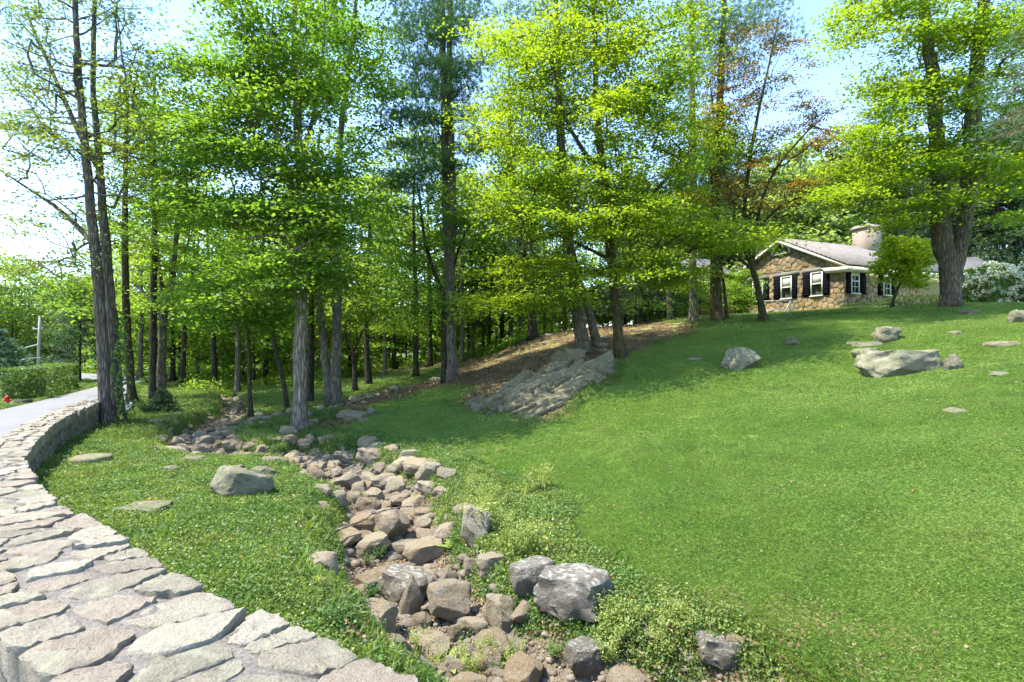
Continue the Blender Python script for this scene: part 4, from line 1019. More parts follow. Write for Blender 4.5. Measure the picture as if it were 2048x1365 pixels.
# pine trunks behind the centre maple
simple('white_pine', 'thick grey pine trunk behind the outcrop, left of the bright maple trunk', None, [(1168,706),(1158,640),(1150,590),(1138,500),(1128,400),(1120,250),(1115,100),(1112,-60)], [34,29,27,23,19,15,11,6],
       [(1110,60,80,50,20),(1150,150,70,50,12),(1090,200,60,50,12),(1120,-60,110,50,26),(1060,30,60,40,12)], 'pine', 'bark_grey', style='needle', per=30, needle=(.16, .019), seed=27, depth=2.2, prd=.7)
simple('white_pine', 'slanting grey trunk just right of the thick pine trunk', None, [(1197,690),(1182,640),(1166,590),(1146,510),(1125,420),(1110,320)], [20,17,16,13,10,6],
       [(1110,330,60,50,12),(1100,400,60,30,8)], 'pine', 'bark_grey', style='needle', per=26, needle=(.16, .019), seed=28, depth=2, prd=.7)
simple('dark_pine', 'dark leaning trunk at the back of the needle-covered slope', None, [(1066,680),(1062,600),(1050,530),(1036,470),(1026,380),(1020,260),(1018,120)], [20,17,15,13,11,8,4],
       [(1000,420,60,40,16),(1040,500,50,40,10),(1020,300,70,60,20),(1010,180,70,60,20)], 'hemlock', 'bark_dark', style='needle', per=30, needle=(.2, .026), seed=29, depth=2.4, prd=.8)
simple('thin_tree', 'thin grey trunk alone at the left end of the house terrace', None, [(1341,644),(1336,590),(1330,520),(1326,430)], [12,10,9,5], [(1320,500,60,40,14),(1330,400,60,60,20)], 'forest_b', 'bark_grey', seed=30, depth=2, size=.15)
simple('white_pine', 'straight grey-brown pine trunk, left of the pair near the terrace', None, [(1386,648),(1387,540),(1387,430),(1386,300),(1384,150),(1383,0),(1382,-140)], [19,16,15,13,11,9,5],
       [(1400,30,70,40,18),(1440,80,70,40,14),(1400,140,60,40,12),(1370,200,60,40,10),(1400,-80,90,50,20)], 'pine', 'bark_grey', style='needle', per=32, needle=(.17, .02), seed=31, depth=2.2, prd=.75)
simple('white_pine', 'thickest red-brown pine trunk, right of the pair near the terrace', None, [(1434,644),(1431,560),(1428,470),(1432,350),(1440,200),(1446,60),(1450,-100)], [27,22,20,17,14,11,6],
       [(1500,60,90,40,24),(1540,20,60,40,12),(1460,140,60,40,12),(1420,330,60,40,10),(1470,-70,110,50,24)], 'pine', 'bark_olive', style='needle', per=32, needle=(.17, .02), seed=32, depth=2.4, prd=.75)
# copper fan-branched tree
pt, Y = tpath([(1526,644),(1521,600),(1512,560),(1500,520)], 0)
fan = [([P(1500,522,Y),P(1490,450,Y),P(1492,380,Y+.2),P(1510,260,Y+.3),P(1540,120,Y+.5),P(1560,20,Y+.6)], rw([10,9,8,6,4,2], Y)), ([P(1505,540,Y),P(1515,440,Y),P(1540,360,Y-.3),P(1590,290,Y-.5),P(1660,220,Y-.6)], rw([8,7,6,4,2], Y)),
       ([P(1498,520,Y),P(1470,440,Y-.2),P(1450,350,Y-.3),P(1430,250,Y-.2),P(1420,160,Y)], rw([9,8,6,5,3], Y)), ([P(1505,540,Y),P(1470,510,Y-.4),P(1420,480,Y-.8),P(1400,520,Y-1)], rw([7,6,4,2], Y)), ([P(1498,500,Y),P(1540,430,Y-.4),P(1610,390,Y-.8),P(1690,370,Y-1)], rw([7,6,4,2], Y))]
pads = ell_pads([(1480,150,80,50,20),(1540,230,90,60,26),(1600,290,80,40,20),(1450,230,60,50,16),(1640,230,50,24,8),(1580,120,60,50,10),(1500,350,80,40,22),(1620,370,90,26,18),(1440,400,80,30,16),(1690,280,50,40,10),(1540,400,70,22,10),(1700,330,50,30,10),(1520,80,60,50,12)], Y, 1.9, rs)
tree('copper_beech', 'fan-branched tree with coppery brown-green leaves before the house gable', None, [(pt, rw([17,14,13,12], Y))] + fan, pads, np.full(len(pads), .5), M['copper'], M['bark_olive'], per=85, size=.085, seed=33, twigs=6, flat=.2, sag=.02)
# low green layer of the same front row
simple('young_maple', 'young green maple with flat layered boughs left of the coppery tree', None, [(1455,642),(1450,590),(1440,520),(1430,430),(1420,330),(1415,250)], [8,7,6,5,4,3],
       [(1420,260,60,50,22),(1400,330,60,40,18),(1460,300,60,40,16),(1400,400,60,30,14),(1450,490,60,24,20,-1),(1400,560,60,20,8),(1340,480,50,30,8)], 'maple_bright', 'bark_olive', seed=34, depth=1.6, size=.13, per=100, prd=.55)

# right double-trunked maple
pt, Y = tpath([(1901,613),(1902,570),(1898,530),(1886,480),(1880,420),(1874,340),(1870,220),(1858,100),(1846,0),(1840,-140)], 0)
t2_ = ([P(1903,600,Y),P(1910,540,Y-.05),P(1924,480,Y-.1),P(1932,430,Y-.1),P(1938,360,Y-.2),P(1945,240,Y-.3),(P(1956,120,Y-.4)),P(1968,0,Y-.4),P(1976,-140,Y-.4)], rw([29,30,31,31,29,26,23,19,10], Y))
ll = [([P(1880,396,Y),P(1840,388,Y-.4),P(1800,396,Y-.8),P(1740,400,Y-1.2)], rw([10,8,6,3], Y)), ([P(1936,420,Y),P(1960,340,Y-.2),P(1975,300,Y-.4)], rw([11,8,5], Y)), ([P(1945,330,Y),P(1990,385,Y-.3),P(2060,386,Y-.7),P(2120,370,Y-1)], rw([9,7,6,3], Y)), ([P(1860,90,Y),P(1810,60,Y-.5),P(1750,70,Y-1)], rw([8,6,3], Y))]
pads = ell_pads([(1720,60,70,60,26),(1800,60,80,60,34),(1900,50,90,60,34),(2010,70,70,70,26),(1780,190,80,50,36),(1880,180,80,50,26),(1980,200,80,60,30),(1760,270,80,30,22,-.4),(1740,350,90,30,30,-.5),(1830,310,80,40,30,-.5),(1960,290,90,40,30,-.4),(2040,250,60,60,24),(1720,390,80,26,20,-.7),(1850,395,90,22,22,-.5),(2000,350,80,40,24),(1660,410,30,14,4),(1900,-70,200,60,60),(2100,150,60,120,26),(2030,440,40,30,6),(1800,440,60,22,10)], Y, 2.6, rs)
tree('maple', 'massive maple dividing low into two stems on the lawn crest before the house', None, [(pt, rw([41,40,38,30,28,26,24,20,14,8], Y)), t2_] + ll, pads, np.full(len(pads), .68), M['maple_right'], M['bark_right'], per=108, size=.145, seed=35, twigs=3, flare=1.2)

# small garden tree before the house
simple('garden_tree', 'rounded yellow-green small tree in front of the house wall', None, [(1783,616),(1789,590),(1800,570),(1812,545),(1815,520)], [8,6,6,5,3],
       [(1800,500,50,26,44),(1780,530,36,24,30),(1830,530,42,34,44),(1810,560,50,18,20),(1850,500,20,20,10),(1800,480,30,12,12)], 'garden', 'bark_olive', seed=36, depth=1.0, size=.12, prd=.35, per=46, twigs=2, tip=.006)

# small fir by the creek
def fir(name, label, base, h, r, mat, seed, group=None, tiers=13, per=22, needle=(.09, .016), lo=.08):
    r_ = np.random.RandomState(seed); root = empty(name, base, label, 'tree', group); tb = Buf(); tb.tube([(0, 0, -.1), (0, 0, h)], [.03 * h, .004], 7, False); tb.obj('trunk', M['bark_olive'], root, True)
    pads_ = []; pr = []; lb = Buf()
    for k in range(tiers):
        z = h * (lo + (.96 - lo) * k / tiers); rr_ = r * (1 - k / tiers) ** .85 + .04; nb_ = max(5, int(rr_ * 16))
        for j in range(nb_):
            a = r_.uniform(0, 6.28)
            lb.tube([(0, 0, z + .05), (math.cos(a) * rr_, math.sin(a) * rr_, z - .08 * rr_)], [.008 * h, .003], 3, False)
            for q in (.35, .65, .95): pads_.append((math.cos(a) * rr_ * q, math.sin(a) * rr_ * q, z - .12 * rr_ * q)); pr.append(rr_ * .22 + .03)
    lb.obj('boughs', M['bark_olive'], root)
    Q = needles_for(np.array(pads_), np.array(pr), max(3, per // 6), needle[0], needle[1], r_, .3, 7, .1)
    link('crown', leaf_mesh('crown', Q, M[mat], (0, 0, 0)), root); TRI[0] += len(Q) * 2; return root
fir('small_fir', 'small dark green fir growing alone in the grass beside the creek bend', hitg(325, 828), .78, .45, 'hemlock', 40, per=30)
fir('blue_spruce', 'feathery pale blue-green pine at the left edge beside the hedge', (-19.6, 19.5, gz1(-19.6, 19.5)), 2.6, 1.5, 'blue_pine', 41, tiers=16, per=36, needle=(.16, .02))
# near conifer bough entering at the right edge
fc = P(2360, 640, 9.5)
fir('spruce', 'pale spruce whose bough tips enter at the upper right edge', (fc[0], fc[1], gz1(fc[0], fc[1])), 14, 2.7, 'blue_pine', 42, tiers=26, per=36, needle=(.14, .014), lo=.34)

# ------------------------------------------------------------------ forest copies
def variant(name, h, crown_lo, crx, npads, mat, bark, seed, per, size, style='leaf', prd=.8, r0=.14, lean=0.0, needle=(.25, .035), flat=.35):
    r_ = np.random.RandomState(seed)
    path = [np.array((0, 0, -.2)), np.array((lean * .3, 0, h * .3)), np.array((lean * .7 + r_.uniform(-.2, .2), r_.uniform(-.2, .2), h * .65)), np.array((lean, 0, h * .97))]
    pads_ = []
    for _ in range(npads):
        z = r_.uniform(crown_lo, 1.0); k = (z - crown_lo) / (1 - crown_lo)
        rr_ = crx * (math.sin(math.pi * min(1, k * .8 + .18)) ** .6 if style == 'leaf' else (1.05 - k) ** .8) * math.sqrt(r_.uniform(.15, 1))
        a = r_.uniform(0, 6.28); pads_.append((lean * z + rr_ * math.cos(a), rr_ * math.sin(a), z * h))
    return tree(name, 'x', None, [(path, [r0, r0 * .85, r0 * .5, r0 * .15])], np.array(pads_), np.full(npads, prd), M[mat], M[bark], per=per, size=size, style=style, seed=seed, twigs=0, split_limbs=False, tip=.011, needle=needle, flat=flat)

def copy_thing(src, loc, rz, sc, label, cat_, group, name=None):
    r_ = src.copy(); COL.objects.link(r_); r_.location = loc; r_.rotation_euler = (0, 0, rz); r_.scale = sc if hasattr(sc, '__len__') else (sc, sc, sc)
    if name: r_.name = name
    tag(r_, label, cat_, group)
    if group is None and 'group' in r_: del r_['group']
    for ch in list(src.children):
        c_ = ch.copy(); COL.objects.link(c_); c_.parent = r_
    return r_

VA = [variant('forest_tree', 11, .35, 3.0, 62, 'forest_a', 'bark_dark', 200, 50, .21, lean=.6), variant('forest_tree', 12, .45, 2.8, 62, 'forest_b', 'bark_dark', 201, 50, .21, lean=-.5),
      variant('forest_tree', 10, .25, 3.2, 70, 'forest_a', 'bark_grey', 202, 50, .22, lean=.2), variant('forest_tree', 12, .3, 3.2, 75, 'forest_c', 'bark_grey', 203, 52, .23)]
VH = [variant('dark_hemlock', 13, .06, 3.6, 120, 'hemlock', 'bark_dark', 210, 26, 0, 'needle', 1.0, needle=(.34, .06)), variant('dark_hemlock', 12, .1, 3.2, 110, 'hemlock', 'bark_dark', 211, 26, 0, 'needle', 1.0, needle=(.34, .06))]
VB = [variant('understory_tree', 4.6, .12, 1.9, 46, 'forest_a', 'bark_dark', 220, 60, .17, r0=.05, prd=.65), variant('understory_tree', 4.2, .1, 2.0, 46, 'forest_b', 'bark_dark', 221, 60, .17, r0=.05, prd=.65)]
VF = [variant('far_tree', 14, .12, 4.6, 110, 'forest_a', 'bark_dark', 230, 46, .36, prd=1.3), variant('far_tree', 15, .12, 4.8, 110, 'forest_b', 'bark_dark', 231, 46, .36, prd=1.3), variant('far_tree', 13, .1, 4.6, 110, 'forest_c', 'bark_dark', 232, 46, .36, prd=1.3)]
used = set()
def put(V_, i, x, y, sc, label, group, cat_='tree', name=None, rz=None):
    src = V_[i % len(V_)]; z = gz1(x, y); rz = rz if rz is not None else rs.uniform(0, 6.28)
    if src.name not in used:
        used.add(src.name); src.location = (x, y, z); src.rotation_euler = (0, 0, rz); src.scale = sc if hasattr(sc, '__len__') else (sc, sc, sc); tag(src, label, cat_, group); return src
    return copy_thing(src, (x, y, z), rz, sc, label, cat_, group)

def at(px, Y): return (px - HX) / F * Y, Y
# individual thin trunks seen in the middle distance: (px, Y)
mid = [(364,27),(430,26),(475,23.5),(395,31),(530,30),(832,24),(945,29.5),(924,27),(978,31),(1003,31),(1022,30),(1042,29),(790,35),(700,33),(640,31),(590,27),(346,30),(860,30),(1090,33),(1130,32),(1290,30),(1240,33),(280,27),(770,27),(555,36),(455,38),(310,36)]
for k, (px, Y) in enumerate(mid):
    x, y = at(px, Y); put(VA, k, x, y, rs.uniform(.75, 1.05), 'slender dark-trunked woodland tree in the middle of the grove', 'slender trees of the grove')
for k in range(9):                        # deeper row of the wood
    px = 230 + (k * 139) % 1250 + rs.uniform(-25, 25); Y = rs.uniform(36, 52); x, y = at(px, Y); put(VA, k + 1, x, y, rs.uniform(.85, 1.15), 'leafy tree deep in the wood behind the grove', 'trees deep in the wood')
for k in range(70):                        # understory
    px = 240 + (k * 53) % 900 + rs.uniform(-20, 20); Y = rs.uniform(29, 54)
    if 730 < px < 870 and Y < 38: Y = rs.uniform(39, 46)
    x, y = at(px, Y); put(VB, k, x, y, rs.uniform(.8, 1.5), 'bushy understory sapling filling the gaps between the trunks', 'understory saplings')
for k in range(34):                        # far backdrop of the wood
    px = -150 + k * 62 + rs.uniform(-20, 20); Y = rs.uniform(56, 76); x, y = at(px, Y)
    put(VF, k, x, y, rs.uniform(.75, 1.1) * (1.0 if px > 500 else .82), 'tall broad tree of the far woodland edge', 'far woodland trees')
for k in range(16):                        # left of the road
    px = -160 + k * 22 + rs.uniform(-10, 10); Y = rs.uniform(36, 52); x, y = at(px, Y)
    put(VF, [2, 0, 2][k % 3], x, y, rs.uniform(.5, .72), 'light green tree across the road beyond the hedge', 'trees across the road')
for k in range(26):                        # dark hemlocks behind the house
    px = 1380 + k * 34 + rs.uniform(-12, 12); Y = rs.uniform(40, 52); x, y = at(px, Y)
    put(VH, k, x, y, rs.uniform(.85, 1.15), 'dark evergreen on the rise behind the house', 'dark evergreens behind the house')
for px, Y, s_ in [(1600,38,1.25),(1660,41,1.2),(1560,42,1.3),(1500,40,1.1)]:
    x, y = at(px, Y); put(VF, 2, x, y, s_ * .8, 'pale grey-green tree showing behind the roof peak', 'pale trees behind the roof')
for px, Y in [(1270,25),(1290,27),(1250,28)]:
    x, y = at(px, Y); put(VH, 0, x, y, .55, 'drooping dark spruce beside the terrace path', 'drooping spruces by the terrace')
for k, (px, Y) in enumerate([(1190,31),(1215,32),(1235,31.5),(1205,34),(1225,36),(1255,33),(1280,33),(1150,28),(1180,29),(1300,27),(1320,28),(1350,27.5),(1470,27),(1490,27.5),(1400,28),(1260,30),(1120,30),(1200,30.5),(1440,29),(1370,30)]):
    x, y = at(px, Y); put(VB, k, x, y, rs.uniform(.45, .65), 'leafy green shrub in the bed between the pines and the house', 'shrubs by the terrace', 'shrub')
# trees beyond the glade on the left verge
for k, (px, Y) in enumerate([(140,40),(163,44),(190,38),(110,48)]):
    x, y = at(px, Y); put(VA, 3, x, y, .62, 'small tree on the lawn at the far bend of the road', 'trees at the road bend')
# pine bough tree left of the trunks (dark teal)
x, y = at(160, 26); put(VH, 1, x, y, .42, 'dark teal pine overhanging the road bend', None)

# ------------------------------------------------------------------ hedge, shrubs, hydrangea
def bush(name, label, cat_, c, rx, ry, rz_, n, size, mat, seed, box=False, group=None, rot=0, rb=None):
    r_ = np.random.RandomState(seed); root = empty(name, c, label, cat_, group)
    a = r_.randn(n, 3); a = unit(a); q = r_.uniform(.55, 1, n) ** .4
    if box: a = r_.uniform(-1, 1, (n, 3)); k_ = r_.randint(0, 3, n); sg = r_.choice([-1, 1], n); 
    if box:
        for i in range(n): a[i, k_[i]] = sg[i] * r_.uniform(.8, 1)
        pts = a * np.array((rx, ry, rz_))
    else: pts = a * q[:, None] * np.array((rx, ry, rz_)) * (1 + .12 * np.sin(a[:, :1] * 5) * np.cos(a[:, 1:2] * 4))
    pts[:, 2] += rz_; cr, sr = math.cos(rot), math.sin(rot); pts = np.stack([pts[:, 0] * cr - pts[:, 1] * sr, pts[:, 0] * sr + pts[:, 1] * cr, pts[:, 2]], 1)
    pts = pts[pts[:, 2] > .02]
    nrm = unit(r_.randn(len(pts), 3) * .8 + np.array((0, 0, .6))); d = unit(np.cross(nrm, r_.randn(len(pts), 3))); s = np.cross(nrm, d); ln = size * r_.uniform(.7, 1.3, len(pts))
    link('foliage', leaf_mesh('foliage', quads_from(pts, d, s, ln, ln * .7, .1), M[mat], (0, 0, 0)), root)
    sb = Buf()
    for _ in range(14):
        e = pts[r_.randint(len(pts))]; sb.tube([(e[0] * .35, e[1] * .35, -.05), (e[0] * .6, e[1] * .6, e[2] * .5), e], [.02, .014, .006], 4, False)
    sb.obj('stems', M['twig'], root); TRI[0] += len(pts) * 2
    return root
ha = np.array((-16.5, 17.2)); hb = np.array((-19.8, 22.6)); hc = (ha + hb) / 2; hl = np.linalg.norm(hb - ha) / 2
bush('hedge', 'clipped green hedge along the far side of the road', 'hedge', (hc[0], hc[1], gz1(*hc)), hl, .55, .56, 9000, .085, 'hedge', 60, True, rot=math.atan2(*(hb - ha)[::-1]))
for k, (px, Y, rx, rz_) in enumerate([(1722,25.3,.55,.2),(1752,25.6,.5,.2),(1700,25.2,.4,.16)]):
    x, y = at(px, Y); bush('clipped_shrub', ['low clipped shrub against the house wall below the first side window', 'low clipped shrub between the two side windows', 'smallest clipped shrub at the house corner'][k], 'shrub', (x, y, gz1(x, y)), rx, .4, rz_, 1300, .05, 'shrub', 61 + k)
x, y = at(1905, 24.5); bush('dark_shrub', 'low dark shrub bed behind the massive maple trunk', 'shrub', (x - 1.2, y, gz1(x, y)), 2.2, .6, .3, 3500, .07, 'shrub', 66)
for k, (px, Y, rx, rz_) in enumerate([(1975,22,1.3,.86),(2050,22,1.3,.84)]):
    x, y = at(px, Y); z = gz1(x, y)
    hy = bush('hydrangea', ['hydrangea full of white flowers just right of the massive maple', 'white hydrangea running out of the right edge of the photo'][k], 'shrub', (x, y, z), rx, .9, rz_, 5200, .1, 'hedge', 70 + k)
    r_ = np.random.RandomState(80 + k); Q = []
    for j in range(150):
        a = unit(r_.randn(3)); a[1] = -abs(a[1]) if r_.rand() < .75 else a[1]; c = a * np.array((rx, .9, rz_)) * r_.uniform(.96, 1.08); c[2] += rz_
        if c[2] < .12: continue
        sz = r_.uniform(.07, .12); pnts = c + unit(r_.randn(26, 3)) * sz * np.array((1, 1, 1.1)) * r_.uniform(.8, 1, (26, 1))
        nr_ = unit(pnts - c + r_.randn(26, 3) * .02); d = unit(np.cross(nr_, r_.randn(26, 3))); Q.append(quads_from(pnts, d, np.cross(nr_, d), np.full(26, .06), np.full(26, .055)))
    tag(link('flowers', leaf_mesh('flowers', np.concatenate(Q), M['petal'], (0, 0, 0)), hy), 'rounded white flower heads', kind='stuff')

# ------------------------------------------------------------------ utility pole, hydrant, drain
pp_ = P(76, 690, 31); zb = gz1(pp_[0], pp_[1]); hgt = (CZ + (690 - 632) / F * 31) - zb
up = empty('utility_pole', (pp_[0], pp_[1], zb), 'grey wooden utility pole behind the hedge', 'utility pole')
b_ = Buf(); b_.tube([(0, 0, -.3), (.05, 0, hgt * .5), (.12, 0, hgt)], [.085, .075, .065], 10, True); b_.obj('post', M['pole_wood'], up, True)
b_ = Buf(); b_.box((0, 0, hgt - .8), (.3, .035, .035)); b_.obj('crossarm', M['pole_wood'], up)
for k in (-1, 1):
    b_ = Buf(); b_.tube([(k * .26, 0, hgt - .76), (k * .26, 0, hgt - .68)], [.05, .035], 8, True); b_.obj('insulator', M['white'], up)
for k, (A, Bp) in enumerate([(((.1, -.1, 1.9)), (-9, -2, .6)), ((.1, -.1, 1.1), (-10, -2, 1.2)), ((.1, -.1, 1.1), (6, 4, .5))]):
    A = np.array(A, float); Bp = np.array(Bp, float); u = np.linspace(0, 1, 12)[:, None]; q = A + (Bp - A) * u; q[:, 2] -= .5 * np.sin(u[:, 0] * 3.14)
    b_ = Buf(); b_.tube(q, np.full(12, .025), 4, False); b_.obj('wire', M['metal'], up)
g_ = hitg(14, 811)
hyd = empty('fire_hydrant', g_, 'tiny red hydrant on the verge at the left edge of the road', 'hydrant')
b_ = Buf(); b_.tube([(0, 0, -.05), (0, 0, .02), (0, 0, .03), (0, 0, .2), (0, 0, .22)], [.075, .075, .055, .055, .07], 12, True); b_.obj('barrel', M['red'], hyd)
b_ = Buf(); b_.tube([(0, 0, .22), (0, 0, .25), (0, 0, .285), (0, 0, .30)], [.066, .058, .03, .012], 12, True); b_.obj('bonnet', M['red'], hyd)
for k in (-1, 1):
    b_ = Buf(); b_.tube([(k * .05, 0, .15), (k * .1, 0, .15)], [.03, .03], 8, True); b_.obj('nozzle', M['red'], hyd)
rock_px('boulder', rock_mesh('boulder', 301, M['rock_grey'], 3, 6), 23, 813, 13, 10, 'small dark stone beside the red hydrant')
g_ = hitg(48, 809); b_ = Buf(); 
dr = empty('storm_drain', (g_[0], g_[1], CZ - 1.79), 'dark storm drain mouth in the verge at the road edge', 'storm drain', rz=math.atan2(3.4, -1.6))
b_.box((0, 0, 0), (.34, .16, .02)); b_.obj('frame', M['dark_iron'], dr)
for k in range(6):
    b_ = Buf(); b_.box((-.27 + k * .108, 0, .026), (.018, .13, .008)); b_.obj('bar', M['dark_iron'], dr)

# ------------------------------------------------------------------ house
O = np.array((16.9, 26.0)); u_ = np.array((-.371, .928)); v_ = np.array((.928, .371)); HZ = CZ + 1.55; EZ = CZ + 4.14; PZ = CZ + 6.05; HWD = 7.5; HLN = 11.0
house = empty('stone_house', (O[0], O[1], HZ), 'low fieldstone house with black shutters and a shallow brown roof on the hill', 'house')
HL = np.array(house.location)
def H3(a, b__, z): q = O + u_ * a + v_ * b__; return np.array((q[0], q[1], z)) - HL
def hx(obj_pts): return np.array(obj_pts)
# wall core
b_ = Buf(); c4 = [(0, 0), (0, HLN), (HWD, HLN), (HWD, 0)]
V = [H3(a, c, z) for z in (HZ - .5, EZ) for a, c in c4] + [H3(HWD / 2, 0, PZ - .12), H3(HWD / 2, HLN, PZ - .12)]
b_.add(V, [(0, 4, 5, 1), (1, 5, 9, 6, 2), (2, 6, 7, 3), (3, 7, 8, 4, 0), (0, 1, 2, 3)])
b_.obj('wall', M['house_mortar'], house)
def px2a(px): k = (px - HX) / F; return (O[0] - O[1] * k) / (-u_[0] + u_[1] * k)
def px2b(px): k = (px - HX) / F; return (O[1] * k - O[0]) / (v_[0] - v_[1] * k)
SZ0, SZ1 = HZ + 1.20, HZ + 2.36
def zat(py, Y): return CZ + (HY - py) / F * Y
wins = []   # (face, a0, a1, z0, z1)
z0w, z1w = zat(587, 26.7), zat(543, 26.7)
gwin = [(px2a(1644.5), px2a(1625)), (px2a(1583), px2a(1565)), (px2a(1526), px2a(1508))]
gsh = [((px2a(1660), px2a(1647)), (px2a(1621.5), px2a(1607.5))), ((px2a(1595), px2a(1585)), (px2a(1561), px2a(1549))), ((px2a(1539), px2a(1528)), (px2a(1505), px2a(1495)))]
swin = [(px2b(1702), px2b(1715)), (px2b(1766), px2b(1778))]
shut = .62
obst_g = [(s_[0][0] - .02, s_[1][1] + .02, z0w - .12, z1w + .32) for s_ in gsh]
obst_s = [(min(w_) - .48, max(w_) + .56, z0w - .1, z1w + .08) for w_ in swin]
vent_c, vent_z, vent_r = HWD / 2, zat(508, 29.5), .62
obst_g.append((vent_c - vent_r - .08, vent_c + vent_r + .08, vent_z - .14, vent_z + vent_r + .05))
rsh = np.random.RandomState(77)
def stones_on(Lx, poly_bound, obst, to3, r, skip=lambda x, z: False, lim=150):
    sd = poisson(Lx, PZ - HZ + .1, r, rsh, 30, 1.25); sd[:, 1] += HZ - .1
    cells = voronoi(sd, poly_bound, (1, 1.25), 2.0); n = 0
    for i, ce in enumerate(cells):
        if ce is None or len(ce) < 3: continue
        cx, cz = np.mean(ce, 0); bad = False
        if not in_poly(np.array([cx]), np.array([cz]), poly_bound)[0]: continue
        for (a0, a1, zz0, zz1) in obst:
            if a0 < cx < a1 and zz0 < cz < zz1: bad = True; break
            xs = [p[0] for p in ce]; zs = [p[1] for p in ce]
            if max(xs) > a0 and min(xs) < a1 and max(zs) > zz0 and min(zs) < zz1:
                cand = [clip_half(ce, (a0, 0), (1, 0)), clip_half(ce, (a1, 0), (-1, 0)), clip_half(ce, (0, zz0), (0, 1)), clip_half(ce, (0, zz1), (0, -1))]
                cand = [q for q in cand if len(q) >= 3]
                if not cand: bad = True; break
                ce = max(cand, key=lambda q: abs(parea(q)))
        if bad or skip(cx, cz): continue
        rr_ = round_poly(ce, .011, 11, .05, rsh, .55)
        if rr_ is None or abs(parea(rr_)) < .012: continue
        V, Fc = stone_3d(rr_, rsh.uniform(.025, .06), .01, rsh, 1, .5, .08, .006)
        W3 = np.array([to3(a, z, hh) for a, z, hh in V]); c = W3.mean(0)
        me = make_mesh('stone', W3 - c, [x for f in Fc for x in f], [len(f) for f in Fc], M['house_stone'], True); sharp(me, 35)
        link('stone', me, house, c); n += 1
    return n
gb = [(0, HZ - .1), (HWD - 1.0, HZ - .1), (HWD - 1.0, EZ + .35), (HWD / 2, PZ - .2), (0, EZ - .05)]
n1_ = stones_on(HWD, gb, obst_g, lambda a, z, hh: H3(a, -hh, z), .262)
n2_ = stones_on(6.0, [(0, HZ - .1), (6.0, HZ - .1), (6.0, EZ - .1), (0, EZ - .1)], obst_s, lambda a, z, hh: H3(-hh, a, z), .262)
print('house stones', n1_, n2_)
def hbox(name, mat, a0, a1, b0, b1, z0, z1, parent=None):
    V = [H3(a, b__, z) for z in (z0, z1) for a, b__ in ((a0, b0), (a1, b0), (a1, b1), (a0, b1))]
    bb = Buf(); bb.add(V, [(0, 1, 2, 3), (4, 7, 6, 5), (0, 4, 5, 1), (1, 5, 6, 2), (2, 6, 7, 3), (3, 7, 4, 0)])
    return bb.obj(name, mat, parent or house)
def win(face, w0, w1, z0, z1, rows=(2, 2), sh=(.6, .6), lintel=True, shx=None):
    def bx(name, mat, x0, x1, d0, d1, za, zb_, par=None):
        return hbox(name, mat, x0, x1, -d1, -d0, za, zb_, par) if face == 'g' else hbox(name, mat, -d1, -d0, x0, x1, za, zb_, par)
    w0, w1 = min(w0, w1), max(w0, w1)
    wroot = bx('window', M['white'], w0 - .07, w1 + .07, .0, .02, z0 - .05, z1 + .05)
    bx('pane', M['glass'], w0, w1, .021, .03, z0, z1, wroot)
    zm = (z0 + z1) / 2
    bx('blind', M['curtain'], w0 + .04, w1 - .04, .0305, .034, zm, z1, wroot) if face == 'g' else None
    for (x0, x1, za, zb_) in [(w0 - .07, w0, z0 - .05, z1 + .05), (w1, w1 + .07, z0 - .05, z1 + .05), (w0, w1, z1, z1 + .05), (w0, w1, zm - .03, zm + .03)]:
        bx('frame', M['white'], x0, x1, .022, .07, za, zb_, wroot)
    bx('sill', M['white'], w0 - .1, w1 + .1, .022, .13, z0 - .11, z0 - .051, wroot)
    if face == 's':
        for f in (.5,): bx('muntin', M['white'], w0 + (w1 - w0) * f - .012, w0 + (w1 - w0) * f + .012, .032, .045, z0, zm - .03, wroot); bx('muntin', M['white'], w0 + (w1 - w0) * f - .012, w0 + (w1 - w0) * f + .012, .032, .045, zm + .03, z1, wroot)
        for zz in (z0 + (zm - z0) / 2, zm + (z1 - zm) / 2): bx('muntin', M['white'], w0, w1, .046, .055, zz - .012, zz + .012, wroot)
    for k, (x0, x1) in enumerate(shx or ((w0 - .09 - sh[0], w0 - .09), (w1 + .09, w1 + .09 + sh[1]))):
        s_ = bx('shutter', M['black_paint'], x0, x1, .03, .075, z0 - .08, z1 + .05)
        for q in range(9):
            zz = z0 + (q + .5) * (z1 - z0 - .02) / 9; bx('louvre', M['black_paint'], x0 + .05, x1 - .05, .0755, .079, zz - .045, zz + .04, s_)
    if lintel: bx('lintel', M['slate'], w0 - .55, w1 + .6, .0, .05, z1 + .07, z1 + .30)
for w_, s_ in zip(gwin, gsh): win('g', *w_, z0w, z1w, shx=s_)
win('s', *swin[0], z0w + .0, z1w, sh=(.33, .46), lintel=False); win('s', *swin[1], z0w, z1w, sh=(.36, .42), lintel=False)
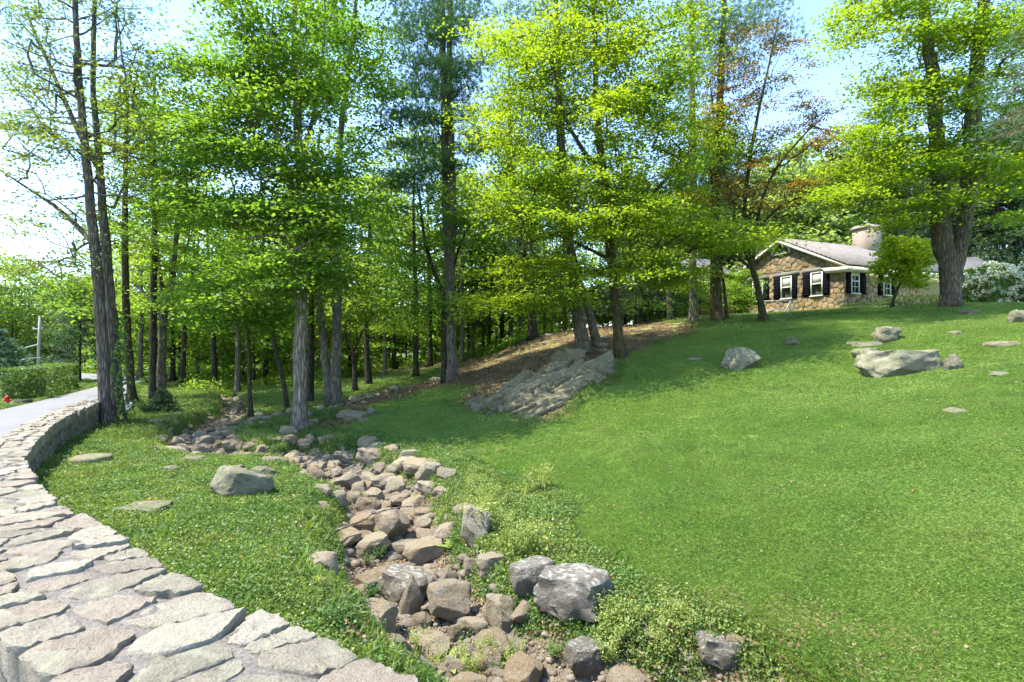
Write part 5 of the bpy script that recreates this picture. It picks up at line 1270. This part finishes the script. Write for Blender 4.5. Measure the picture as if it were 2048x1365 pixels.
# half round vent
ve = Buf(); K = 18; aa = np.linspace(0, math.pi, K)
V = [H3(vent_c + math.cos(a) * vent_r * f, -d, vent_z + math.sin(a) * vent_r * f) for d in (.0, .09) for f in (1.0, .86) for a in aa]
I = []
for i in range(K - 1):
    I += [(i, i + 1, 2 * K + i + 1, 2 * K + i), (2 * K + i, 2 * K + i + 1, 3 * K + i + 1, 3 * K + i), (K + i + 1, K + i, 3 * K + i, 3 * K + i + 1)]
ve.add(V, I); vr = ve.obj('gable_vent', M['cream'], house)
ve = Buf(); ve.add([H3(vent_c + math.cos(a) * vent_r * .88, -.02, vent_z + math.sin(a) * vent_r * .88) for a in aa], [tuple(range(K))]); ve.obj('backing', M['black_paint'], vr)
for k in range(7):
    z = vent_z + .03 + k * .072; hw = math.sqrt(max(0, (vent_r * .87) ** 2 - (z - vent_z) ** 2)) - .02
    if hw > .05: hbox('louvre', M['slate'], vent_c - hw, vent_c + hw, -.075, -.03, z, z + .022, vr)
hbox('sill', M['slate'], vent_c - vent_r - .1, vent_c + vent_r + .1, -.12, 0, vent_z - .1, vent_z - .002, vr)
# roof
def roof_slab(root_, pts_top, th, name='roof'):
    P0 = np.array(pts_top); n_ = np.cross(P0[1] - P0[0], P0[3] - P0[0]); n_ /= np.linalg.norm(n_); n_ = n_ if n_[2] > 0 else -n_
    V = np.vstack([P0, P0 - n_ * th]); bb = Buf(); bb.add(V, [(0, 1, 2, 3), (7, 6, 5, 4), (0, 4, 5, 1), (1, 5, 6, 2), (2, 6, 7, 3), (3, 7, 4, 0)])
    o = bb.obj(name, M['shingle'], root_); me = o.data; uv = me.uv_layers.new(name='uv'); e1 = unit(P0[1] - P0[0]); e2 = unit(P0[3] - P0[0])
    for l in me.loops:
        q = V[l.vertex_index] - P0[0]; uv.data[l.index].uv = (float(q @ e1), float(q @ e2))
    return o
ov = .42; og = .35; sl = (PZ - EZ) / (HWD / 2); ez = EZ - sl * ov + .1; pz = PZ + .1
roof_slab(house, [H3(-ov, -og, ez), H3(-ov, HLN, ez), H3(HWD / 2, HLN, pz), H3(HWD / 2, -og, pz)], .07)
roof_slab(house, [H3(HWD + ov, -og, ez), H3(HWD + ov, HLN, ez), H3(HWD / 2, HLN, pz), H3(HWD / 2, -og, pz)], .07)
for sgn in (0, 1):                                   # rake boards
    a0 = -ov if sgn == 0 else HWD + ov
    V = [H3(a0, -og + .02, ez - .09), H3(HWD / 2, -og + .02, pz - .09), H3(HWD / 2, -og + .02, pz - .30), H3(a0, -og + .02, ez - .24)]
    V += [q + (H3(0, .06, 0) - H3(0, 0, 0)) for q in V]; bb = Buf(); bb.add(V, [(0, 1, 2, 3), (7, 6, 5, 4), (0, 4, 5, 1), (1, 5, 6, 2), (2, 6, 7, 3), (3, 7, 4, 0)]); bb.obj('rake_board', M['cream'], house)
hbox('fascia', M['cream'], -ov + .01, -ov + .06, -og + .09, HLN - .05, ez - .32, ez - .1)
hbox('soffit', M['cream'], -ov + .07, -.0, -og + .09, HLN - .05, ez - .32, ez - .28)
hbox('frieze_board', M['cream'], -.05, 0, .05, HLN - .05, ez - .5, ez - .325)
# cornice return
cr = Buf(); V = [H3(-ov, -og, ez - .12), H3(1.0, -og, ez - .02), H3(1.0, 0, ez - .02), H3(-ov, 0, ez - .12), H3(-ov + .02, -og + .02, ez - .36), H3(.85, -og + .08, ez - .30), H3(.85, 0, ez - .30), H3(-ov + .02, 0, ez - .36)]
cr.add(V, [(0, 1, 2, 3), (7, 6, 5, 4), (0, 4, 5, 1), (1, 5, 6, 2), (2, 6, 7, 3), (3, 7, 4, 0)]); cr.obj('cornice_return', M['cream'], house)
# chimney
cb = 6.95; ca0 = HWD / 2 - .75; ch = hbox('chimney', M['stucco'], ca0, ca0 + 1.0, cb - .62, cb + .62, PZ - 1.2, zat(462, 32.1))
zt = zat(462, 32.1)
V = [H3(a, b__, z) for z, e in ((zt, .08), (zt + .10, .08), (zt + .26, -.10)) for a, b__ in ((ca0 - e, cb - .62 - e), (ca0 + 1.0 + e, cb - .62 - e), (ca0 + 1.0 + e, cb + .62 + e), (ca0 - e, cb + .62 + e))]
bb = Buf(); bb.add(V, [(3, 2, 1, 0), (0, 1, 5, 4), (1, 2, 6, 5), (2, 3, 7, 6), (3, 0, 4, 7), (4, 5, 9, 8), (5, 6, 10, 9), (6, 7, 11, 10), (7, 4, 8, 11), (8, 9, 10, 11)]); bb.obj('chimney_cap', M['stucco'], ch)
bb = Buf(); c_ = H3(ca0 + .5, cb, zt + .26); bb.tube([c_, c_ + (0, 0, .18)], [.12, .12], 10, True); bb.tube([c_ + (0, 0, .2), c_ + (0, 0, .24), c_ + (0, 0, .28)], [.2, .18, .03], 10, True); bb.obj('flue_cap', M['metal'], ch)
bb = Buf(); c_ = H3(.9, 6.0, EZ + sl * .9 + .1); bb.tube([c_, c_ + (0, 0, .22), c_ + (.05, -.05, .3), c_ + (.14, -.1, .28), c_ + (.16, -.12, .2)], [.04] * 5, 8, True); bb.obj('vent_pipe', M['metal'], house)
# side wings as separate roofs of the same house
def wing(cxp, Y, wpx, eave_py, ridge_py, label, dep=5.0, dirv=(1.0, .15)):
    d = np.array(dirv) / np.hypot(*dirv); nrm = np.array((-d[1], d[0])); c = np.array(((cxp - HX) / F * Y, Y)); hw = wpx * Y / F / 2; ze, zr = zat(eave_py, Y), zat(ridge_py, Y + dep / 2)
    gz_ = gz1(*c) - .4; q = lambda a, b__, z: np.array((c[0] + d[0] * a + nrm[0] * b__, c[1] + d[1] * a + nrm[1] * b__, z)) - HL
    bb = Buf(); V = [q(a, b__, z) for z in (gz_, ze) for a, b__ in ((-hw + .3, .3), (hw - .3, .3), (hw - .3, dep - .3), (-hw + .3, dep - .3))]; V += [q(-hw + .3, dep / 2, zr - .1), q(hw - .3, dep / 2, zr - .1)]
    bb.add(V, [(0, 1, 5, 4), (1, 2, 6, 9, 5), (2, 3, 7, 6), (3, 0, 4, 8, 7), (0, 3, 2, 1)]); wl = bb.obj('wing_wall', M['house_mortar'], house)
    r1 = roof_slab(house, [q(-hw, 0, ze), q(hw, 0, ze), q(hw, dep / 2, zr), q(-hw, dep / 2, zr)], .08); roof_slab(house, [q(-hw, dep, ze), q(hw, dep, ze), q(hw, dep / 2, zr), q(-hw, dep / 2, zr)], .08)
    bb = Buf(); V = [q(-hw, -.03, ze - .25), q(hw, -.03, ze - .25), q(hw, -.03, ze - .09), q(-hw, -.03, ze - .09)]; V += [p + np.array((nrm[0] * .04, nrm[1] * .04, 0)) for p in V]; bb.add(V, [(0, 1, 2, 3), (7, 6, 5, 4), (0, 4, 5, 1), (1, 5, 6, 2), (2, 6, 7, 3), (3, 7, 4, 0)]); bb.obj('fascia', M['cream'], house)
wing(1428, 31, 150, 561, 517, '', 6.0, (1.0, .3))
wing(1905, 35.5, 175, 548, 518, '', 6.0, (1.0, -.25))
# railing by the gable
rl = empty('railing', (*at(1555, 23.6), gz1(*at(1555, 23.6))), 'pale metal railing in front of the gable wall', 'railing'); RL = np.array(rl.location)
for zz in (.62, .22):
    bb = Buf(); bb.tube([(-.75, 0, zz), (.62, 0, zz + .05)], [.018, .018], 6, True); bb.obj('rail', M['metal'], rl)
bb = Buf(); bb.tube([(.62, 0, .67), (.2, -.1, -.02)], [.018, .018], 6, True); bb.obj('brace', M['metal'], rl)
for xx in (-.72, .60):
    bb = Buf(); bb.tube([(xx, 0, -.1), (xx, 0, .66)], [.016, .016], 6, True); bb.obj('post', M['metal'], rl)

# ------------------------------------------------------------------ grass and ground cover (stuff, instanced tufts)
def patch_mesh(name, nb_, R, hmin, hmax, wd, seed, mat, leafy=0, lsize=.015, lean=.35):
    r_ = np.random.RandomState(seed); a = r_.uniform(0, 6.28, nb_); q = np.sqrt(r_.rand(nb_)) * R; x = np.cos(a) * q; y = np.sin(a) * q; h = r_.uniform(hmin, hmax, nb_)
    dx, dy = r_.randn(nb_) * lean, r_.randn(nb_) * lean; b = r_.uniform(0, 6.28, nb_); sx, sy = np.cos(b) * wd / 2, np.sin(b) * wd / 2; z0 = np.zeros(nb_) - .01
    V = np.stack([np.stack([x - sx, y - sy, z0], 1), np.stack([x + sx, y + sy, z0], 1), np.stack([x + dx * h * .35 + sx * .7, y + dy * h * .35 + sy * .7, h * .6], 1), np.stack([x + dx * h, y + dy * h, h], 1)], 1)
    Q = V
    if leafy:
        a = r_.uniform(0, 6.28, leafy); q = np.sqrt(r_.rand(leafy)) * R; c = np.stack([np.cos(a) * q, np.sin(a) * q, r_.uniform(hmin * .5, hmax, leafy)], 1)
        nrm = unit(np.array((0, 0, 1.)) + r_.randn(leafy, 3) * .5); d = unit(np.cross(nrm, r_.randn(leafy, 3))); l = lsize * r_.uniform(.6, 1.4, leafy)
        Q = np.concatenate([V, quads_from(c, d, np.cross(nrm, d), l, l * .8, .1)])
    return leaf_mesh(name, Q, mat, (0, 0, 0))

def scatter(name, label, pts, nrm, scl, meshes):
    me = bpy.data.meshes.new(name); me.vertices.add(len(pts)); me.vertices.foreach_set('co', np.asarray(pts, np.float32).ravel())
    rot = np.zeros((len(pts), 3)); yaw = RS.uniform(0, 6.28, len(pts))
    # tilt to the slope: rotate about x,y after yaw (XYZ euler on instance: yaw last)
    rot[:, 0] = -nrm[:, 1]; rot[:, 1] = nrm[:, 0]
    cy_, sy_ = np.cos(yaw), np.sin(yaw); rx = rot[:, 0] * cy_ + rot[:, 1] * sy_; ry = -rot[:, 0] * sy_ + rot[:, 1] * cy_
    R3 = np.stack([rx, ry, yaw], 1)
    a = me.attributes.new('rot', 'FLOAT_VECTOR', 'POINT'); a.data.foreach_set('vector', R3.astype(np.float32).ravel())
    a = me.attributes.new('scl', 'FLOAT', 'POINT'); a.data.foreach_set('value', np.asarray(scl, np.float32))
    a = me.attributes.new('pick', 'INT', 'POINT'); a.data.foreach_set('value', RS.randint(0, len(meshes), len(pts)).astype(np.int32))
    o = link(name, me); srcs = []
    ng = bpy.data.node_groups.new(name, 'GeometryNodeTree'); ng.interface.new_socket('Geometry', in_out='INPUT', socket_type='NodeSocketGeometry'); ng.interface.new_socket('Geometry', in_out='OUTPUT', socket_type='NodeSocketGeometry')
    nd = ng.nodes; gi = nd.new('NodeGroupInput'); go = nd.new('NodeGroupOutput'); iop = nd.new('GeometryNodeInstanceOnPoints'); g2 = nd.new('GeometryNodeGeometryToInstance')
    for m_ in reversed(meshes):
        so = bpy.data.objects.new(name + '_tuft', m_); oi = nd.new('GeometryNodeObjectInfo'); oi.inputs[0].default_value = so; ng.links.new(oi.outputs['Geometry'], g2.inputs[0])
    iop.inputs['Pick Instance'].default_value = True
    def attr(nm, ty):
        n = nd.new('GeometryNodeInputNamedAttribute'); n.data_type = ty; n.inputs['Name'].default_value = nm; return n.outputs['Attribute']
    ng.links.new(gi.outputs[0], iop.inputs['Points']); ng.links.new(g2.outputs[0], iop.inputs['Instance']); ng.links.new(attr('pick', 'INT'), iop.inputs['Instance Index'])
    er = nd.new('FunctionNodeEulerToRotation'); ng.links.new(attr('rot', 'FLOAT_VECTOR'), er.inputs[0]); ng.links.new(er.outputs[0], iop.inputs['Rotation'])
    ng.links.new(attr('scl', 'FLOAT'), iop.inputs['Scale']); ng.links.new(iop.outputs[0], go.inputs[0])
    md = o.modifiers.new('scatter', 'NODES'); md.node_group = ng
    return tag(o, label, None, None, 'stuff')

def slope(x, y):
    e = .15; z = gz(x, y); gx_ = (gz(x + e, y) - z) / e; gy_ = (gz(x, y + e) - z) / e; return z, np.stack([-gx_, -gy_], 1)

def sample_view(n, ymin, ymax, xmax, pw):
    """denser towards the viewer, inside and a little beyond what the photograph shows"""
    y = (RS.uniform(ymin ** pw, ymax ** pw, n)) ** (1 / pw); x = RS.uniform(-1.15, 1.15, n) * (y + .6); return x, y
wd_wall = lambda x, y: seg_dist(x, y, wc)[0]
lawn_m = [patch_mesh('lawn_tuft', 190, .16, .012, .034, .0042, 1, M['lawn'], 0, .01, .9), patch_mesh('lawn_tuft', 190, .16, .010, .032, .0042, 2, M['lawn'], 14, .010, .9), patch_mesh('lawn_tuft', 150, .16, .010, .028, .0042, 8, M['rough'], 24, .010, 1.0)]
lawn_far = [patch_mesh('lawn_tuft', 200, .3, .012, .034, .008, 3, M['lawn'], 0, .01, 1.0), patch_mesh('lawn_tuft', 180, .3, .010, .03, .008, 9, M['rough'], 0, .01, 1.1)]
x, y = sample_view(60000, 2.3, 26, 0, 1.0)
R_, G_, B_ = zones(x, y); k = (G_ > .5 + .3 * (RS.rand(len(x)) - .5)) & (B_ < .5) & (wd_wall(x, y) > .5); x, y = x[k], y[k]
nearm = y < 9.5; xa, ya = x[nearm], y[nearm]; z, nr_ = slope(xa, ya); scatter('lawn_grass', 'short mown green grass of the sloping lawn', np.stack([xa, ya, z], 1), nr_, RS.uniform(.75, 1.2, len(xa)), lawn_m)
xa, ya = x[~nearm], y[~nearm]; z, nr_ = slope(xa, ya); scatter('lawn_grass', 'short mown grass of the upper lawn near the house', np.stack([xa, ya, z], 1), nr_, RS.uniform(.8, 1.3, len(xa)), lawn_far)
rough_m = [patch_mesh('rough_tuft', 25, .15, .02, .07, .004, 14, M['weed_dark'], 130, .02, .6), patch_mesh('rough_tuft', 60, .15, .02, .08, .004, 15, M['weed'], 40, .018, .7), patch_mesh('rough_tuft', 14, .15, .01, .05, .004, 16, M['litter'], 40, .022, .7), patch_mesh('rough_tuft', 60, .15, .03, .10, .005, 4, M['rough'], 110, .022, .5), patch_mesh('rough_tuft', 90, .15, .03, .09, .0045, 5, M['rough'], 70, .018, .5), patch_mesh('rough_tuft', 20, .14, .02, .06, .005, 6, M['rough'], 150, .026, .5)]
x, y = sample_view(60000, 1.9, 27, 0, 1.0)
R_, G_, B_ = zones(x, y); rd_ = road_d(x, y)
patchy = np.sin(x * 1.1 + 2 * np.sin(y * .7)) * np.sin(y * 1.3 + x * .4)
k = (G_ < .5) & (R_ < .6 - .3 * RS.rand(len(x))) & (B_ < .6) & (wd_wall(x, y) > .47) & (rd_ > .12) & (patchy > -.975) & ((RS.rand(len(x)) < .9))
x, y = x[k], y[k]; z, nr_ = slope(x, y); scatter('rough_grass', 'leafy ground cover and unmown grass between wall and creek', np.stack([x, y, z], 1), nr_, RS.uniform(.6, 1.15, len(x)) * (1 + .02 * y), rough_m)
print('rough', len(x))

lit_m = [patch_mesh('litter_tuft', 2, .2, .01, .02, .004, 7, M['litter'], 60, .045, .5)]
x, y = sample_view(15000, 9, 34, 0, 1.0); R_, G_, B_ = zones(x, y); k = (R_ > .45 + .3 * (RS.rand(len(x)) - .5)) & (G_ < .6); x, y = x[k], y[k]; z, nr_ = slope(x, y)
scatter('needle_litter', 'brown needles and dead leaves covering the slope under the pines', np.stack([x, y, z], 1), nr_, RS.uniform(.7, 1.4, len(x)), lit_m)
x, y = sample_view(26000, 2.2, 9, 0, 1.0); R_, G_, B_ = zones(x, y); dcr = seg_dist(x, y, creek)[0]; k = (dcr < 1.3) & (RS.rand(len(x)) < .25) & (wd_wall(x, y) > .5); x, y = x[k], y[k]; z, nr_ = slope(x, y)
scatter('creek_litter', 'scraps of dead leaves and twigs between the creek stones', np.stack([x, y, z], 1), nr_, RS.uniform(.35, .8, len(x)), lit_m)
x, y = sample_view(5200, 24, 56, 0, 1.0); R_, G_, B_ = zones(x, y); k = (x < 6) & (R_ < .5) & (G_ < .5) & (road_d(x, y) > 2) & ~((x > -9) & (x < -3) & (y < 36)) & (np.sin(x * .9) * np.sin(y * .6 + x * .3) > -.35); x, y = x[k], y[k]; z, nr_ = slope(x, y)
scatter('undergrowth', 'leafy undergrowth covering the woodland floor', np.stack([x, y, z], 1), nr_, RS.uniform(.6, 1.5, len(x)), [patch_mesh('undergrowth_tuft', 12, .55, .1, .5, .02, 21, M['forest_a'], 90, .11, .5), patch_mesh('undergrowth_tuft', 12, .55, .1, .35, .02, 22, M['forest_b'], 90, .09, .5)])
x, y = sample_view(16000, 9, 40, 0, 1.0); R_, G_, B_ = zones(x, y); k = (x < 4) & (G_ < .4) & (road_d(x, y) > 1) & (np.sin(x * .8 + y) * np.sin(y * .9) > -.1) & (y > 13); x, y = x[k], y[k]; z, nr_ = slope(x, y)
scatter('woodland_litter', 'dead leaves lying among the grass under the trees', np.stack([x, y, z], 1), nr_, RS.uniform(.7, 1.4, len(x)), [patch_mesh('litter_tuft', 2, .3, .03, .05, .004, 27, M['litter'], 22, .05, .5)])
x, y = sample_view(900, 3, 20, 0, 1.0); R_, G_, B_ = zones(x, y); k = (G_ > .6) & (RS.rand(len(x)) < .5); x, y = x[k], y[k]; z, nr_ = slope(x, y)
scatter('lawn_leaf_litter', 'scattered dry leaf scraps on the lawn', np.stack([x, y, z + .02], 1), nr_, RS.uniform(.7, 1.2, len(x)), [patch_mesh('scrap_tuft', 1, .3, .01, .02, .004, 28, M['litter'], 4, .03, .5)])
# weeds along the creek
def weed_variant(seed, h, nst, mat, lsz, spread=.5):
    r_ = np.random.RandomState(seed); root = empty('weed_plant', (0, 0, 0), 'x', 'plant'); sb = Buf(); Q = []
    for _ in range(nst):
        a = r_.uniform(0, 6.28); L_ = h * r_.uniform(.6, 1.1); tip_ = np.array((math.cos(a) * spread * L_, math.sin(a) * spread * L_, L_)); mid_ = tip_ * .5 + np.array((0, 0, .08 * L_)) + r_.randn(3) * .02
        u = np.linspace(0, 1, 8)[:, None]; q = (1 - u) ** 2 * np.zeros(3) + 2 * u * (1 - u) * mid_ + u * u * tip_
        sb.tube(q, np.linspace(.0035, .0012, 8), 3, False)
        nl = int(L_ * 75); uu = r_.uniform(.15, 1, nl); c = np.stack([np.interp(uu, u[:, 0], q[:, i]) for i in range(3)], 1) + r_.randn(nl, 3) * lsz * .9
        nrm = unit(np.array((0, 0, 1.)) + r_.randn(nl, 3) * .5); d = unit(np.cross(nrm, r_.randn(nl, 3))); l = lsz * r_.uniform(.7, 1.3, nl) * (1.3 - .5 * uu); Q.append(quads_from(c, d, np.cross(nrm, d), l, l * .5, .1))
    sb.obj('stems', M['weed'], root); link('leaves', leaf_mesh('leaves', np.concatenate(Q), M[mat], (0, 0, 0)), root); return root
WV = [weed_variant(1, .34, 16, 'weed', .03), weed_variant(2, .26, 18, 'weed', .024), weed_variant(3, .24, 18, 'weed_dark', .03), weed_variant(4, .45, 7, 'weed', .026, .25)]
used_w = set()
def put_w(i, px, py, sc, label, group):
    g_ = hitg(px, py); src = WV[i]
    if i not in used_w: used_w.add(i); src.location = g_; src.scale = (sc,) * 3; tag(src, label, 'plant', group); return
    copy_thing(src, g_, rs.uniform(0, 6.28), sc, label, 'plant', group)
for k in range(26): put_w([0, 1, 3][k % 3], rs.uniform(930, 1100), rs.uniform(975, 1125), rs.uniform(.85, 1.35), 'spindly yellow-green weed on the right bank beside the standing stone', 'weeds by the standing stone')
for k in range(15): put_w([1, 0][k % 2], rs.uniform(1210, 1370), rs.uniform(1235, 1360), rs.uniform(.6, .95), 'pale leafy weed on the bank right of the largest pale block', 'weeds by the largest pale block')
for k in range(22): put_w(2, rs.uniform(640, 760), 1010 + (k * 13) + rs.uniform(-10, 10), rs.uniform(.5, .85), 'bluish green bushy weed along the left bank of the creek', 'weeds on the left bank')
for k in range(20): put_w([3, 1, 0, 2][k % 4], rs.uniform(820, 1120), rs.uniform(1305, 1364), rs.uniform(.4, .7), 'leafy weed sprouting at the near end of the creek', 'weeds at the near creek end')
for k in range(10): put_w([1, 2][k % 2], rs.uniform(880, 1000), rs.uniform(905, 985), rs.uniform(.6, .9), 'green weed on the right bank at the top of the rock pile', 'weeds at the top of the pile')
for k in range(8): put_w(2, rs.uniform(460, 600), rs.uniform(870, 915), rs.uniform(.7, 1.2), 'dark green fern-like weed at the upper creek bend', 'weeds at the upper bend')
for k in range(5): put_w(2, rs.uniform(160, 215), rs.uniform(905, 922), rs.uniform(.6, .8), 'low leafy plant growing behind the round stone slab', 'plants behind the round slab')
# broad leaved plants
def dock(seed, n, L_):
    r_ = np.random.RandomState(seed); root = empty('broadleaf_plant', (0, 0, 0), 'x', 'plant'); 
    for k in range(n):
        a = k * 6.283 / n + r_.uniform(-.3, .3); l = L_ * r_.uniform(.7, 1.1); el = r_.uniform(.5, 1.1); V = []; K = 6
        for i in range(K + 1):
            u = i / K; rr_ = l * u * math.cos(el * (1 - .6 * u)); zz = l * u * math.sin(el) * (1 - .45 * u); wv = l * .17 * math.sin(math.pi * min(1, u * .92 + .06)) ** .8
            for sgn in (-1, 0, 1): V.append((math.cos(a) * rr_ - math.sin(a) * wv * sgn, math.sin(a) * rr_ + math.cos(a) * wv * sgn, zz + (abs(sgn) * wv * .3)))
        bb = Buf(); bb.add(V, [(3 * i + j, 3 * i + j + 1, 3 * i + j + 4, 3 * i + j + 3) for i in range(K) for j in range(2)]); bb.obj('leaf', M['weed'], root, True)
    return root
for k, (px, py, L_, lb) in enumerate([(862,1102,.24,'broad-leaved green plant among the stones left of the standing stone'),(905,1102,.2,'strappy green plant touching the foot of the standing stone'),(835,1000,.15,'small broad-leaved plant in the middle of the rock pile'),(985,1345,.16,'broad-leaved plant at the near end of the creek'),(900,1350,.2,'large light green plant by the wall at the near end of the creek'),(1262,1290,.14,'pale two-leaved plant right of the largest pale block')]):
    r_ = dock(300 + k, 9, L_); r_.location = hitg(px, py); tag(r_, lb, 'plant')

# fallen stick across the creek
st_ = [P(668, 1063, 6.3), P(715, 1045, 6.45), P(765, 1022, 6.6), P(835, 1012, 6.75), P(880, 1008, 6.85), P(912, 1011, 6.95)]
bb = Buf(); q = cat(st_, 24); q[1:-1] += rs.randn(22, 3) * .007; bb.tube(q - q[0], np.linspace(.013, .005, 24), 6, True); m_ = q[7]; bb.tube([m_ - q[0], m_ - q[0] + (.04, .03, .12), m_ - q[0] + (.06, .05, .30)], [.008, .006, .003], 4, False)
tag(bb.obj('fallen_stick', M['bark_tan'], None, True, q[0]), 'long thin bare stick lying across the dry creek', 'stick')
# fallen leaves
fl_me = leaf_mesh('fallen_leaf', np.concatenate([quads_from(np.array([[0, 0, .0]]), unit(np.array([[math.cos(a), math.sin(a), .25]])), np.array([[-math.sin(a), math.cos(a), 0]]), [.08], [.035], .05) for a in (0, 1.25, 2.5, 3.8, 5.0)]), M['dry_leaf'], (0, 0, 0))
for px, py in [(1104,1104),(1140,1092),(1220,1170),(1265,1208),(1195,1255),(665,1264),(175,1000),(478,1131),(1240,1245),(1160,1300),(1000,1300),(1110,1150),(300,1010)]:
    g_ = hitg(px, py); o = link('fallen_leaf', fl_me, None, g_ + (0, 0, .06)); o.rotation_euler = (rs.uniform(-.5, .5), rs.uniform(-.5, .5), rs.uniform(0, 6)); tag(o, 'orange fallen leaf lying in the green at the creek side', 'leaf', 'orange fallen leaves')

WHERE = [(205, 'left of the bare pine'), (322, 'between the bare pine and the forked tree'), (502, 'between the forked tree and the brown young maple'), (600, 'between the brown young maple and the tan maple'), (672, 'between the tan maple and the twin trunks'),
         (738, 'between the twin trunks and the glade tree'), (900, 'between the glade tree and the double pine'), (1066, 'between the double pine and the leaning dark trunk'), (1240, 'behind the rock outcrop'), (1440, 'between the bright maple and the terrace pines'), (1640, 'behind the gabled end'), (1870, 'behind the roof and chimney'), (9999, 'right of the massive maple')]
ORD = ['leftmost', 'second', 'third', 'fourth', 'fifth', 'sixth', 'seventh', 'eighth']
SHORT = {'slender trees of the grove': 'slender woodland tree', 'trees deep in the wood': 'deep-wood tree', 'understory saplings': 'bushy understory sapling', 'far woodland trees': 'tall far tree', 'trees across the road': 'light green roadside tree',
         'dark evergreens behind the house': 'dark evergreen', 'shrubs by the terrace': 'leafy green shrub', 'pale trees behind the roof': 'pale grey-green tree', 'trees at the road bend': 'small tree at the road bend', 'drooping spruces by the terrace': 'drooping dark spruce'}
bins = {}
for o in COL.objects:
    if o.parent is None and o.get('group') in SHORT:
        px = o.location.x / o.location.y * F + HX; wh = next(w_ for lim, w_ in WHERE if px < lim); bins.setdefault((o['group'], wh), []).append((px, o))
for (g_, wh), L_ in bins.items():
    L_.sort(key=lambda q: q[0])
    if g_ == 'trees across the road': wh = 'beyond the hedge'
    for k, (_, o) in enumerate(L_):
        if len(L_) == 1: o['label'] = SHORT[g_] + ' ' + wh
        elif 8 < len(L_) <= 18:
            ms = sorted(q[1].scale.x for q in L_)[len(L_) // 2]; big_ = [q for q in L_ if q[1].scale.x >= ms]; sml = [q for q in L_ if q[1].scale.x < ms]
            for nm_, S_ in (('taller ', big_), ('shorter ', sml)):
                for kk_, (_, o2) in enumerate(S_):
                    if kk_ < 8 and len(S_) <= 8: o2['label'] = ORD[kk_] + (' ' if kk_ == 0 else ' from left, ') + nm_ + SHORT[g_] + ' ' + wh
                    else: o2['label'] = nm_ + SHORT[g_] + ' standing ' + wh
            break
        elif len(L_) <= 8: o['label'] = ORD[k] + (' ' if k == 0 else ' from left, ') + SHORT[g_] + ' ' + wh
        else: o['label'] = SHORT[g_] + ' standing ' + wh
print('leaf tris', TRI[0], 'objects', len(bpy.data.objects))
